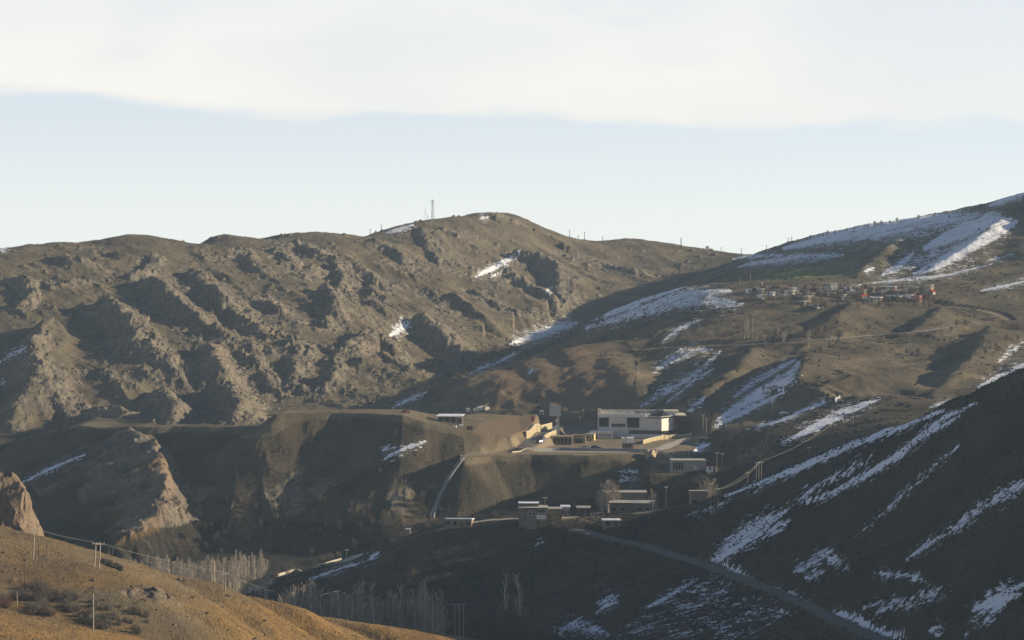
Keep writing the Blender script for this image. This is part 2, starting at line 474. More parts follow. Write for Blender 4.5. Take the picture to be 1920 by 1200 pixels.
Z0 = smax(Zb, Zm, 3.0)
Z0 = smax(Z0, ZCF, 2.0)
Z0 = smax(Z0, ZBF, 0.8)
Z0 = smax(Z0, ZAF, 0.6)
Z0 = smax(Z0, ZDF, 0.6)
Z0 = smax(Z0, Zs, 2.0)
Z0 = smax(Z0, Zn, 2.0)
pD = inside(GX, GY, padD)
Z0[pD] = np.minimum(Z0[pD], -83.4)
# level the museum ground and terrace tops against anything poking through
nearB = inside(GX, GY, lowB) & (GY < 1240) & (ZAF < ZB + 0.3)
dB, _, _ = seg_dist(GX[nearB], GY[nearB], lowB + [lowB[0]])
kB = sstep(0, 9, dB) * (1 - sstep(1205, 1240, GY[nearB]))
Z0[nearB] = Z0[nearB] * (1 - kB) + np.minimum(Z0[nearB], ZB + 0.1 + 0.02 * np.clip(GY[nearB] - 1110, 0, 300)) * kB
MASS = np.zeros(GX.shape, np.int8)                      # which landform a point belongs to
MASS[(GY > 1140)] = 0                                   # mountain / far side
terr = np.maximum(np.maximum(ZAF, ZBF), np.maximum(ZCF, ZDF))
MASS[(terr > Zb) & (terr > Zm)] = 2
MASS[(Zm > Zb) & (Zm > terr)] = 3
MASS[(Zs > np.maximum(Zb, np.maximum(Zm, terr)))] = 4
MASS[(Zn > np.maximum(np.maximum(Zb, Zs), terr))] = 5
FAR = MASS == 0
RIGHT_FAR = FAR & (Zb > -200) & (GX / GY > np.interp(GY, [1140, 1330, 1450, 1600, 1760, 1900, 2130, 2600], [0.045, 0.047, 0.02, 0.0, 0.02, 0.056, 0.087, 0.087]))
MASS[RIGHT_FAR] = 1
MASS[(FAR) & (GY < 1140) & (terr < Zb)] = 6             # valley floor

# ------------------------------------------------------------------ crags and spurs on the mountain
ROCK = np.zeros(GX.shape)
Zr = Z0.copy()


def crest(pxs, prom, left, right, rock=1.0, taper=(0.35, 0.6), dist=None, rockw=18.0, k=1.5, wob=2.0, rr=2.2):
    """a spur whose crest is seen along photo points; prom = its height over the hillside in metres"""
    global Zr, ROCK
    p = []
    n = len(pxs)
    if dist is None and len(pxs[0]) == 2:
        prom *= 0.62; left *= 0.85; right *= 0.80
    for i, q in enumerate(pxs):
        t = i / (n - 1)
        pr = prom * min(1.0, 1 - taper[0] * (1 - t / 0.3) if t < 0.3 else 1.0) * (1 - taper[1] * max(0, (t - 0.6) / 0.4))
        if len(q) == 3:
            p.append(np.array(pt(*q)))
        else:
            h = hit(q[0], q[1], Z0, lift=pr, ymin=dist[0] if dist else 1140, ymax=dist[1] if dist else 2200)
            h[2] += pr
            p.append(h)
    p = catmull(p, 5)
    x0, x1 = p[:, 0].min() - 70, p[:, 0].max() + 70; y0, y1 = p[:, 1].min() - 70, p[:, 1].max() + 70
    m = (GX > x0) & (GX < x1) & (GY > y0) & (GY < y1)
    x, y = GX[m], GY[m]
    wx = x + wob * fbm(x, y, 14, 3, 0.5, 31); wy = y + wob * fbm(x, y, 14, 3, 0.5, 37)
    d, t, s = seg_dist(wx, wy, [tuple(q) for q in p])
    cz = np.interp(t, np.arange(len(p)), p[:, 2])
    sl = np.where(s > 0, right, left)
    prof = np.where(d < rr, d * d / (2 * rr), d - rr / 2) * sl
    zz = cz - prof
    Zr[m] = smax(Zr[m], zz, k)
    if rock > 0:
        ROCK[m] = np.maximum(ROCK[m], rock * (1 - sstep(rockw * 0.35, rockw * 1.3, d)) * sstep(-7.0, -0.5, zz - Z0[m] + 2.5))


# travel is downhill, towards the viewer; "right" of travel is screen-left
crest([(392, 648), (412, 682), (436, 722), (446, 756), (428, 782)], 15, 0.75, 1.0, 1.0, rockw=20)
crest([(200, 556), (232, 590), (262, 628), (300, 662), (330, 700)], 14, 0.6, 0.85, 1.0, rockw=22)
crest([(283, 518), (320, 550), (372, 592), (420, 628)], 12, 0.5, 0.9, 1.0, rockw=20)
crest([(362, 500), (396, 532), (428, 566), (470, 600), (520, 628)], 10, 0.5, 0.85, 1.0, rockw=20)
crest([(88, 600), (62, 650), (66, 700), (36, 752), (20, 790)], 17, 0.6, 0.95, 0.55, rockw=14)
crest([(120, 690), (100, 730), (128, 780)], 7, 0.5, 0.8, 0.8)
crest([(606, 532), (626, 565), (612, 600)], 10, 0.8, 1.0, 1.0, rockw=14)
crest([(628, 493), (642, 516), (628, 536)], 8, 0.9, 1.1, 1.0, rockw=12)
crest([(520, 470), (560, 490), (600, 500)], 7, 0.5, 0.8, 1.0)
crest([(560, 450), (600, 470), (660, 490), (700, 520)], 8, 0.45, 0.7, 0.9, rockw=22)
crest([(650, 640), (700, 616), (736, 640), (738, 662)], 11, 1.0, 0.9, 1.0, rockw=16)
crest([(786, 588), (822, 612), (862, 648), (850, 676)], 17, 0.7, 1.0, 1.0, rockw=22)
crest([(846, 548), (880, 572), (915, 602), (945, 630)], 12, 0.55, 0.85, 0.25, rockw=10)
crest([(885, 535), (935, 562), (980, 580), (1020, 590)], 13, 0.55, 0.85, 0.85, rockw=14)
crest([(966, 468), (1010, 478), (1042, 500), (1048, 535), (1050, 565)], 15, 0.6, 0.95, 0.75, rockw=24)
crest([(960, 512), (1000, 535), (1035, 562), (1045, 585)], 9, 0.6, 0.85, 1.0, rockw=15)
crest([(1060, 470), (1130, 485), (1190, 500), (1215, 505)], 6, 0.35, 0.55, 0.7, rockw=22)
crest([(920, 402), (945, 402), (970, 415)], 4, 0.5, 0.8, 0.8, rockw=14)
crest([(712, 660), (770, 690), (840, 705)], 4, 0.5, 0.6, 0.6)
crest([(560, 650), (548, 690), (566, 720)], 6, 0.7, 1.0, 1.0, rockw=9)
crest([(632, 655), (618, 700), (600, 720)], 6, 0.7, 1.0, 1.0, rockw=9)
crest([(585, 645), (572, 690)], 4, 0.7, 1.0, 1.0, rockw=7)
crest([(300, 728), (328, 756), (322, 790)], 8, 0.8, 1.0, 1.0, rockw=10)
crest([(175, 770), (220, 765), (262, 775)], 6, 0.6, 0.7, 1.0, rockw=12)
crest([(470, 640), (500, 690), (520, 720)], 5, 0.5, 0.8, 0.9, rockw=14)
crest([(105, 480), (160, 488), (192, 500)], 7, 0.5, 0.8, 0.8, rockw=9)
crest([(40, 520), (55, 545), (30, 575)], 6, 0.6, 0.9, 1.0, rockw=10)
crest([(110, 535), (140, 520), (165, 525)], 6, 0.7, 0.8, 1.0, rockw=9)
crest([(290, 475), (275, 500), (250, 515)], 7, 0.6, 0.9, 0.9, rockw=9)
crest([(215, 470), (250, 476), (300, 490)], 6, 0.4, 0.7, 0.3)
crest([(450, 470), (480, 490), (500, 510)], 6, 0.5, 0.8, 0.7, rockw=12)
crest([(700, 450), (740, 470), (760, 500)], 6, 0.4, 0.6, 0.5)
crest([(790, 430), (800, 460), (830, 500)], 6, 0.4, 0.6, 0.6)
crest([(480, 560), (520, 575), (560, 600)], 6, 0.5, 0.7, 0.9)
crest([(730, 545), (700, 520), (690, 560)], 5, 0.5, 0.7, 0.8)
crest([(680, 560), (720, 580), (760, 600)], 5, 0.5, 0.7, 0.5)
# brown hillocks: bare rounded ribs
for q in ([(1075, 650), (1100, 690), (1130, 735), (1160, 768)], [(1005, 674), (1030, 710), (1055, 745), (1075, 770)], [(930, 695), (965, 725), (985, 760)], [(1140, 660), (1180, 700), (1215, 745)]):
    crest(q, 4.6, 0.30, 0.33, 0.0, dist=(1215, 1420), k=3.0, rr=7.0, wob=4.0)
# far side under the village
crest([(1515, 655), (1505, 690), (1478, 730), (1430, 765)], 8, 0.25, 0.5, 0.0, dist=(1140, 1350))
crest([(1525, 660), (1590, 695), (1650, 722)], 5, 0.35, 0.3, 0.0, dist=(1140, 1350))
crest([(1768, 570), (1735, 600), (1690, 625)], 4, 0.25, 0.35, 0.0, dist=(1290, 1450))
crest([(1860, 615), (1835, 655), (1795, 700), (1745, 735)], 5, 0.25, 0.4, 0.0, dist=(1150, 1400))
crest([(1600, 565), (1560, 600), (1500, 625)], 5, 0.25, 0.4, 0.0, dist=(1290, 1450))
crest([(1420, 650), (1380, 690), (1320, 740)], 5, 0.3, 0.5, 0.0, dist=(1150, 1350))
crest([(1880, 410), (1820, 455), (1745, 500)], 5, 0.25, 0.35, 0.0, dist=(1480, 1800))
crest([(1720, 430), (1660, 470), (1610, 510)], 4.5, 0.25, 0.35, 0.0, dist=(1480, 1850))
crest([(1590, 455), (1530, 475), (1440, 500)], 5, 0.3, 0.4, 0.0, dist=(1480, 2000))
crest([(262, 1110), (290, 1108), (312, 1122)], 0.8, 0.9, 0.5, 1.0, dist=(440, 620), rockw=5, wob=1.0)
# the crag by the river and the one on the near hill
crest([(250, 803, 1112), (284, 832, 1078), (306, 872, 1050), (313, 905, 1030), (302, 945, 1010), (270, 982, 993), (224, 1012, 978)], 0, 1.5, 0.46, 0.85, rockw=30, k=6.0, wob=5.0)
crest([(-160, 846, 655), (-40, 868, 650), (10, 884, 646), (30, 900, 642), (36, 945, 636), (40, 985, 632)], 0, 2.6, 0.28, 1.0, rockw=16, k=1.0, wob=2.0)

# ------------------------------------------------------------------ relief
bpx = 960 + F * np.interp(GY, [1140, 1330, 1450, 1600, 1760, 1900, 2130, 2600], [0.045, 0.047, 0.02, 0.0, 0.02, 0.056, 0.087, 0.087])
KN = sstep(1190, 1225, GY) * (1 - sstep(1385, 1430, GY)) * sstep(835, 880, u_px)
mountain = (MASS == 0) * (1 - KN) * sstep(0, 50, bpx - u_px)
farR = (MASS == 1) * sstep(0, 50, u_px - bpx)
ROCK *= 1 - KN
left_k = 1 - sstep(850, 1250, u_px)
MM = MASS == 0; M1 = MASS == 1; M3 = MASS == 3; M4 = MASS == 4; M5 = MASS == 5
rockzone = mountain * sstep(-0.10, 0.35, fbm(GX, GY, 95, 3, 0.5, 51, MM) + 0.30 * left_k - 0.15) * (1 - sstep(1150, 1300, u_px)) * sstep(1240, 1330, GY)
skyY = np.interp(u_px, [s[0] for s in SKYLINE], [s[2] for s in SKYLINE])
hilltop = sstep(-120, -35, GY - skyY + 25 * fbm(GX, GY, 60, 2, 0.5, 49, MM))
rockzone *= 1 - 0.85 * hilltop
ROCK = np.clip(np.maximum(ROCK * 0.9, 0.36 * rockzone), 0, 1)
ROCK = np.clip(ROCK + 0.9 * fbm(GX, GY, 26, 4, 0.55, 57, ROCK > 0.08) * (ROCK > 0.08), 0, 1)

Z = Zr
gx_ = (GX * 0.75 + GY * 0.66); gy_ = (GX * 0.66 - GY * 0.75)
Z = Z + mountain * (6.0 * fbm(GX, GY, 120, 3, 0.5, 61, MM) * sstep(1250, 1350, GY) * (1 - hilltop * 0.8))
# oblique gullies running down the mountain to the lower right
gx = (GX * 0.80 + GY * 0.60); gy = (-GX * 0.60 + GY * 0.80)
Z = Z + 0.9 * fbm(GX, GY, 13, 3, 0.55, 63, MM) * (1 - 0.75 * KN) + KN * MM * (1.6 * np.abs(fbm(gx_, gy_ * 0.3, 26, 2, 0.5, 64, MM)) - 0.4)
Z = Z + mountain * 3.6 * (ridged(gx, gy * 0.4, 44, 5, 0.55, 67, MM) - 0.4) * sstep(1250, 1350, GY) * (1 - hilltop * 0.75)
RM = (ROCK > 0.02) | ((MASS == 2) & (GY < 1120))
c_d, c_e, c_v = cells(GX + 3 * fbm(GX, GY, 9, 2, 0.5, 2, RM), GY * 0.9 + 3 * fbm(GX, GY, 9, 2, 0.5, 4, RM), 11.0, 5, RM)
c2_d, c2_e, c2_v = cells(GX + 1.5 * fbm(GX, GY, 5, 2, 0.5, 6, RM), GY * 0.8, 4.6, 8, RM)
RK = np.where(MM, 1.0, 0.8) * ROCK
Z = Z + RK * (3.6 * (ridged(GX, GY, 24, 5, 0.6, 71, RM) - 0.35) + 2.2 * (c_v - 0.4) * sstep(0.0, 0.3, c_e) + 1.7 * (c2_v - 0.4) * sstep(0.0, 0.25, c2_e))
Z = Z + ROCK * 0.9 * fbm(GX, GY, 2.6, 2, 0.5, 73, RM)
# isolated stones on the mountain grass
st_d, st_e, st_v = cells(GX, GY, 7.5, 12, MM)
stone = (mountain > 0) & (st_v > 0.80) & (GY > 1240)
ston = stone * np.clip(0.26 - st_d, 0, 1) * 8 * sstep(-0.3, 0.3, fbm(GX, GY, 60, 2, 0.5, 78, MM))
Z = Z + np.minimum(ston, 1.5)
ROCK = np.maximum(ROCK, (ston > 0.15) * 0.8)
# far right side: soft rills and terraced fields
Z = Z + farR * (1.5 * (ridged(gx * 0.4, gy, 40, 4, 0.5, 87, M1) - 0.4) * (1 - sstep(1340, 1400, GY)) * 2.0 + 2.2 * fbm(GX, GY, 90, 3, 0.5, 81, M1) + 1.6 * (ridged(GX * 0.35, GY, 26, 3, 0.5, 83, M1) - 0.4) * sstep(1480, 1560, GY) + 0.9 * fbm(GX, GY, 16, 3, 0.5, 85, M1))
# plateau faces: rills running down
tf = (MASS == 2) & (np.maximum(ZAF, np.maximum(ZBF, ZCF)) > -400)
TM = tf
dep_ = np.where(u_px < 868, np.maximum(np.interp(GX, xc, zc_), -74) * (1 - sstep(480, 580, u_px)) + np.interp(GX, xa, za) * sstep(480, 580, u_px), ZB) - Z
face = tf * sstep(1.0, 5.0, dep_)
Z = Z + face * (0.6 * (ridged(GX, GY * 0.22, 12, 4, 0.55, 91, TM) - 0.45) + 0.4 * fbm(GX, GY, 7, 3, 0.5, 93, TM))
lowf = tf * sstep(16, 22, dep_) * (u_px < 900)
Z = Z + lowf * (1.5 * (ridged(GX, GY * 0.5, 26, 4, 0.55, 95, TM) - 0.4) + 1.0 * (c_v - 0.4))
ROCK = np.maximum(ROCK, lowf * sstep(-0.1, 0.3, fbm(GX, GY, 24, 3, 0.5, 97, TM)) * 0.7)
# the dark slope: gullies that run down to the left
sp = (MASS == 4).astype(float)
hillr = sp * sstep(1180, 1420, u_px)
Z = Z + sp * (1.0 * fbm(GX, GY, 40, 3, 0.5, 101, M4) + 0.5 * fbm(GX, GY, 9, 3, 0.55, 102, M4)) + hillr * (1.5 * (ridged(GX * 0.30, GY, 17, 4, 0.5, 103, M4) - 0.4) + 0.45 * fbm(GX * 0.5, GY, 4.5, 3, 0.5, 105, M4))
mh = (MASS == 3).astype(float)
Z = Z + mh * (1.2 * fbm(GX, GY, 45, 3, 0.5, 111, M3) + 0.5 * fbm(GX * 0.5, GY, 9, 3, 0.5, 113, M3))
# near hill: ribs down to the right, small scarps, tussocks
nr = (MASS == 5).astype(float)
hx = (GX * 0.62 - GY * 0.78); hy = (GX * 0.78 + GY * 0.62)
rib = sstep(300, 420, u_px) * (1 - sstep(585, 600, GY))
Z = Z + nr * (0.9 * fbm(GX, GY, 30, 3, 0.5, 121, M5) + rib * (5.5 * np.abs(fbm(hy, hx * 0.16, 22, 1, 0.5, 123, M5)) - 0.6 + 0.5 * fbm(hy, hx * 0.2, 7, 2, 0.5, 124, M5)) + 0.16 * fbm(GX, GY, 2.2, 3, 0.55, 127, M5) + 0.35 * fbm(GX, GY, 7, 2, 0.5, 128, M5))
scarp = nr * sstep(0.18, 0.45, fbm(GX, GY, 20, 3, 0.5, 129, M5) + 0.3 * np.exp(-((u_px - 290) / 60) ** 2 - ((GY - 520) / 14) ** 2) - 0.1) * (1 - rib * 0.5)
Z = Z + (sp + mh + tf * 0.6 + farR * 0.8) * 0.22 * fbm(GX, GY, 2.6, 3, 0.55, 131)
flatB = nearB & (GY < 1215)
Z[flatB] = Z0[flatB] + 0.12 * fbm(GX[flatB], GY[flatB], 9, 2, 0.5, 133)
# ------------------------------------------------------------------ roads: levelled into the ground
ROADS = {}
PATH = np.zeros(GX.shape)


def road(name, pxs, width, dist=(300, 2600), smooth=5, shoulder=2.5):
    global Z, PATH
    p = np.array([hit(q[0], q[1], Z, ymin=dist[0], ymax=dist[1]) if len(q) == 2 else np.array(pt(*q)) for q in pxs])
    p = catmull(p, 8)
    z = p[:, 2].copy()
    for _ in range(smooth * 4):
        z[1:-1] = (z[:-2] + z[2:] + 2 * z[1:-1]) / 4
    p[:, 2] = z
    m = (GX > p[:, 0].min() - 15) & (GX < p[:, 0].max() + 15) & (GY > p[:, 1].min() - 15) & (GY < p[:, 1].max() + 15)
    d, t, s = seg_dist(GX[m], GY[m], [tuple(q) for q in p])
    rz = np.interp(t, np.arange(len(p)), p[:, 2])
    k = 1 - sstep(width / 2 + 0.6, width / 2 + 0.6 + shoulder, d)
    Z[m] = Z[m] * (1 - k) + (rz - 0.10) * k
    PATH[m] = np.maximum(PATH[m], 1 - sstep(width / 2, width / 2 + 1.2, d))
    ROADS[name] = (p, width)
    return p


road('hamlet_road', [(1052, 982), (1090, 995), (1140, 1008), (1200, 1022), (1270, 1042), (1350, 1070), (1430, 1100), (1500, 1130), (1570, 1162), (1640, 1195), (1740, 1240)], 4.6, (560, 900))
road('valley_road', [(455, 1112), (500, 1095), (545, 1078), (600, 1063), (640, 1054), (690, 1036), (740, 1017), (790, 1000), (835, 990), (905, 976), (975, 972), (1040, 972), (1110, 964)], 5.2, (830, 960))
road('museum_road', [(1010, 846), (1100, 847), (1180, 847), (1235, 842), (1262, 832), (1300, 822), (1330, 820)], 6.0, (1030, 1200), 8)
road('access_road', [(985, 838), (1000, 826), (1022, 812), (1045, 803), (1085, 799), (1110, 796)], 6.0, (1040, 1260), 8)
road('hillside_track', [(1200, 656), (1290, 649), (1400, 646), (1500, 641), (1560, 636), (1640, 628), (1720, 622), (1800, 610)], 4.0, (1200, 1420))
road('village_track', [(1755, 572, 1418), (1820, 579, 1405), (1868, 588, 1392), (1890, 602, 1375)], 4.0, (1300, 1460))
road('yard_track', [(1120, 962), (1180, 962), (1240, 955), (1300, 944), (1335, 938)], 3.6, (840, 930))

# ------------------------------------------------------------------ snow lying in the shade, fields, scrub and the shade painted into it
PX, PY = project(GX, GY, Z)
SNOW = np.zeros(GX.shape)


def stroke(pts, width, dist, s=1.0, soft=0.6):
    global SNOW
    p = [tuple(q) for q in pts]
    w = width * 2 + 14
    m = (PX > min(q[0] for q in p) - w) & (PX < max(q[0] for q in p) + w) & (PY > min(q[1] for q in p) - w) & (PY < max(q[1] for q in p) + w) & (GY > dist[0]) & (GY < dist[1])
    if not m.any():
        return
    d, t, sd = seg_dist(PX[m], PY[m], p)
    # strokes swell in the middle
    tt = t / max(1, len(p) - 1)
    ww = width * (0.28 + 0.72 * np.sin(np.clip(tt, 0.02, 0.98) * math.pi))
    halo = 0.30 * min(1.0, s * 1.2) * (1 - sstep(width * 0.5, width * 0.9 + 9, d)) * np.clip(np.sin(np.clip(tt, 0.03, 0.97) * math.pi) * 2.5, 0, 1)
    SNOW[m] = np.maximum(SNOW[m], halo)
    SNOW[m] = np.maximum(SNOW[m], s * (1 - sstep(ww * 0.10, ww * (0.62 + soft * 0.35), d)))


D = (560, 900); MH = (930, 1140); FV = (1140, 1520); FH = (1480, 2200); MT = (1150, 2200); PL = (930, 1120)
# dark slope, right
stroke([(1360, 930), (1450, 896), (1530, 863), (1610, 829), (1700, 796), (1770, 769)], 11, (560, 905), 1.9)
stroke([(1400, 930), (1450, 900), (1520, 870)], 5, D, 0.8)
stroke([(1505, 945), (1560, 925), (1620, 893), (1690, 850), (1760, 790), (1830, 755)], 11, D, 1.25)
stroke([(1690, 850), (1740, 812), (1800, 780)], 9, D, 0.85)
stroke([(1340, 1052), (1370, 1025), (1420, 990), (1470, 960)], 34, D, 0.95, 0.9)
stroke([(1470, 960), (1520, 920), (1580, 885), (1640, 850)], 10, D, 0.75)
stroke([(1500, 935), (1560, 900), (1640, 860)], 5, D, 0.7)
stroke([(1430, 1010), (1480, 975)], 16, D, 0.8, 0.9)
stroke([(1490, 1070), (1530, 1050), (1560, 1030)], 22, D, 0.75, 1.0)
stroke([(1550, 1045), (1590, 1065)], 18, D, 0.7, 1.0)
stroke([(1510, 1085), (1545, 1070)], 16, D, 0.7, 1.0)
stroke([(1600, 1010), (1660, 960), (1720, 900), (1800, 835)], 6, D, 0.62, 1.0)
stroke([(1640, 1075), (1700, 1080), (1735, 1090)], 12, D, 0.7, 1.0)
stroke([(1700, 1050), (1740, 1020), (1800, 985), (1850, 945), (1920, 910)], 13, D, 0.8, 0.9)
stroke([(1860, 945), (1890, 925), (1930, 900)], 22, D, 0.75, 0.9)
stroke([(1825, 1145), (1860, 1130), (1920, 1095)], 30, D, 0.95, 0.8)
stroke([(1810, 1190), (1850, 1160), (1900, 1120)], 14, D, 0.8, 0.9)
stroke([(1740, 1185), (1770, 1180)], 24, D, 0.75, 1.0)
stroke([(1440, 1100), (1490, 1118), (1525, 1136)], 9, D, 1.25, 0.7)
stroke([(1550, 1148), (1600, 1158), (1640, 1183), (1700, 1196)], 12, D, 1.15, 0.8)
stroke([(1345, 1052), (1385, 1075), (1420, 1092)], 10, D, 0.9, 0.6)
stroke([(1620, 1140), (1700, 1130), (1780, 1100)], 26, D, 0.52, 1.0)
stroke([(1160, 1190), (1260, 1150), (1340, 1110), (1400, 1130)], 52, D, 0.46, 1.0)
stroke([(1260, 1185), (1380, 1160), (1480, 1150)], 56, D, 0.46, 1.0)
stroke([(1210, 1140), (1265, 1112), (1310, 1085)], 10, D, 0.85, 0.8)
stroke([(1120, 1148), (1140, 1130), (1160, 1118)], 22, D, 0.75, 0.9)
stroke([(1040, 1180), (1090, 1172), (1140, 1190)], 22, D, 0.8, 0.9)
stroke([(1060, 1170), (1120, 1184)], 6, D, 0.95, 0.6)
stroke([(1000, 1022), (1020, 1016)], 7, D, 0.75)
stroke([(690, 1050), (712, 1034)], 9, (830, 960), 1.0)
stroke([(575, 1088), (620, 1072), (700, 1048)], 5, (830, 960), 0.85)
stroke([(725, 1012), (765, 996)], 5, (830, 960), 1.0)
stroke([(1290, 965), (1330, 955), (1370, 935)], 7, D, 0.6, 1.0)
# hill behind it
stroke([(1480, 825), (1530, 800), (1580, 775), (1650, 746)], 16, MH, 1.5, 0.6)
stroke([(1460, 832), (1510, 812)], 8, MH, 0.8)
stroke([(1300, 848), (1315, 838), (1330, 832)], 14, MH, 0.9)
stroke([(1400, 805), (1460, 790), (1530, 760), (1575, 745)], 5, (990, 1200), 1.6)
stroke([(1740, 765), (1790, 748)], 9, MH, 0.7)
stroke([(1835, 726), (1880, 705), (1925, 680)], 16, FV, 0.95)
stroke([(1870, 680), (1920, 640)], 10, FV, 0.6, 1.0)
# long banks below the far village
stroke([(1345, 788), (1385, 762), (1430, 735), (1480, 705), (1498, 680)], 24, FV, 0.9, 0.7)
stroke([(1340, 800), (1400, 770), (1470, 735)], 8, FV, 1.6)
stroke([(1375, 745), (1420, 712), (1490, 675)], 13, FV, 0.75, 0.9)
stroke([(1200, 765), (1240, 735), (1300, 705), (1350, 660)], 17, FV, 0.66, 1.0)
stroke([(1225, 700), (1260, 670), (1310, 655), (1335, 655)], 17, FV, 0.68, 1.0)
stroke([(1250, 755), (1300, 715), (1340, 690)], 7, FV, 0.8)
stroke([(1290, 770), (1320, 748)], 12, FV, 0.7, 1.0)
stroke([(1240, 640), (1280, 612), (1320, 597)], 9, FV, 0.8)
stroke([(958, 644), (1000, 630), (1060, 610), (1080, 605)], 20, MT, 0.85, 0.7)
stroke([(1000, 622), (1050, 603), (1120, 592), (1170, 578), (1215, 558), (1290, 535)], 19, (1350, 1620), 1.0, 0.6)
stroke([(960, 645), (1030, 618), (1100, 598)], 11, (1350, 1650), 1.0, 0.6)
stroke([(1180, 585), (1240, 565), (1310, 548), (1370, 545)], 16, (1350, 1560), 0.85, 0.8)
stroke([(1100, 615), (1180, 590), (1260, 570), (1330, 560), (1390, 570)], 22, (1350, 1560), 0.72, 1.0)
stroke([(1270, 545), (1300, 560), (1380, 575)], 26, (1350, 1560), 0.66, 1.0)
stroke([(735, 765), (780, 742), (800, 735)], 7, MT, 0.95)
stroke([(880, 700), (930, 680), (975, 660)], 6, MT, 0.9)
stroke([(990, 702), (1000, 690)], 7, MT, 0.7)
# big drifts on the far hill
stroke([(1470, 466), (1540, 448), (1620, 432), (1720, 412), (1800, 402)], 22, FH, 1.25, 0.7)
stroke([(1600, 450), (1700, 430), (1760, 415), (1850, 405)], 13, FH, 0.92, 0.7)
stroke([(1850, 388), (1890, 372), (1930, 360)], 14, FH, 1.0, 0.5)
stroke([(1385, 500), (1430, 492), (1500, 480), (1570, 478)], 11, FH, 0.8, 0.8)
stroke([(1375, 485), (1420, 480), (1470, 478)], 8, FH, 0.8, 0.8)
stroke([(1735, 465), (1790, 440), (1850, 415), (1895, 412)], 30, FH, 1.22, 0.7)
stroke([(1715, 515), (1760, 495), (1820, 460), (1880, 430), (1905, 415)], 24, FH, 1.25, 0.7)
stroke([(1655, 515), (1685, 500), (1712, 475)], 17, FH, 1.0, 0.6)
stroke([(1620, 510), (1640, 502)], 8, FH, 0.8)
stroke([(1620, 532), (1700, 524), (1780, 515), (1860, 495)], 6, FH, 0.9)
stroke([(1840, 545), (1890, 535), (1930, 525)], 6, (1400, 1700), 1.0)
stroke([(1850, 490), (1900, 475)], 6, FH, 0.7)
stroke([(1500, 462), (1600, 440), (1700, 428), (1800, 410), (1870, 402)], 40, FH, 0.62, 1.0)
stroke([(1700, 500), (1780, 470), (1860, 440)], 44, FH, 0.55, 1.0)
stroke([(1400, 495), (1500, 485), (1580, 478)], 18, FH, 0.6, 1.0)
# mountain pockets
stroke([(893, 518), (930, 500), (972, 476)], 9, MT, 1.5, 0.6)
stroke([(920, 520), (945, 508)], 4, MT, 0.9)
stroke([(733, 628), (752, 615), (768, 604)], 20, MT, 0.95, 0.7)
stroke([(725, 436), (750, 430), (775, 422)], 8, MT, 1.0)
stroke([(900, 410), (918, 405)], 6, MT, 0.8)
stroke([(1022, 548), (1036, 538)], 8, MT, 0.8)
stroke([(0, 678), (25, 665), (50, 650)], 7, MT, 0.9)
stroke([(0, 470), (12, 466)], 10, MT, 0.8)
stroke([(0, 720), (10, 714)], 5, MT, 0.9)
# plateau face
stroke([(720, 862), (750, 845), (800, 826)], 9, PL, 0.95, 0.7)
stroke([(715, 848), (732, 832)], 7, PL, 0.85)
stroke([(487, 806), (500, 797)], 7, (1080, 1140), 1.0)
stroke([(42, 904), (80, 886), (120, 868), (158, 852)], 6, (960, 1180), 1.0)
stroke([(1160, 905), (1195, 882)], 18, PL, 0.66, 1.0)
SNOWM = SNOW * (1 - np.clip(PATH * 1.5, 0, 1))

SCRUB_SHADE = np.clip(0.5 + 0.8 * fbm(GX, GY, 30, 4, 0.55, 151), 0, 1)
SCRUB_SHADE = np.where(MASS == 4, np.clip(SCRUB_SHADE * 0.4 + 0.85, 0, 1.3), SCRUB_SHADE)
SCRUB_SHADE = np.where(MASS == 6, 1.15, SCRUB_SHADE)  # valley floor: scrub tone raised as painted shade
SCRUB_SHADE = np.where(MASS == 5, np.clip(SCRUB_SHADE * 0.9 + 0.12, 0, 1), SCRUB_SHADE)
SCRUB_SHADE = np.where(MASS == 3, np.clip(SCRUB_SHADE * 0.5 + 0.55 + 0.35 * (1 - sstep(1480, 1640, u_px)), 0, 1.25), SCRUB_SHADE)  # left half darker: shade of the left-facing side painted into the scrub tone
SCRUB_SHADE = np.where(MASS == 1, np.clip(SCRUB_SHADE * 1.2, 0, 1.1), SCRUB_SHADE)
ribz = np.clip(sstep(330, 440, PX) * sstep(1100, 1150, PY) + sstep(440, 470, 912 - GY) * 1.0, 0, 1)
OCHRE = np.where(M5, np.clip(0.34 + 0.55 * ribz + 0.6 * fbm(GX, GY, 26, 3, 0.5, 153, M5), 0, 1), 0.0)


def patch(poly, dist, soft=10):
    m = (GY > dist[0]) & (GY < dist[1])
    r = np.zeros(GX.shape)
    d, _, _ = seg_dist(PX[m], PY[m], poly + [poly[0]])
    r[m] = np.where(inside(PX[m], PY[m], poly), sstep(0, soft, d), 0)
    return r


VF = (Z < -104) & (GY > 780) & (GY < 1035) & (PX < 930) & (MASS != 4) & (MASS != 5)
SCRUB_SHADE[VF] = 1.3  # darkest tone, stands in for shade where the sun reaches the floor
SCRUB_SHADE = np.where(face > 0.3, np.maximum(SCRUB_SHADE, np.clip(0.95 + 0.4 * fbm(GX, GY, 14, 3, 0.5, 157, face > 0.3), 0.6, 1.25)), SCRUB_SHADE)  # scrub on the cut faces, its dark tone doubling as painted shade
ROCK[VF] *= 0.3
GREEN = patch([(1455, 525), (1470, 512), (1530, 500), (1575, 498), (1545, 512), (1510, 527)], (1450, 1900), 7)
GREEN = np.maximum(GREEN, 0.5 * patch([(1400, 530), (1440, 500), (1560, 485), (1620, 480), (1600, 520), (1500, 532)], (1450, 1900), 12))
BROWN = patch([(880, 770), (860, 715), (900, 690), (1010, 665), (1090, 645), (1160, 655), (1190, 700), (1230, 772), (1100, 780)], (1200, 1450), 20)
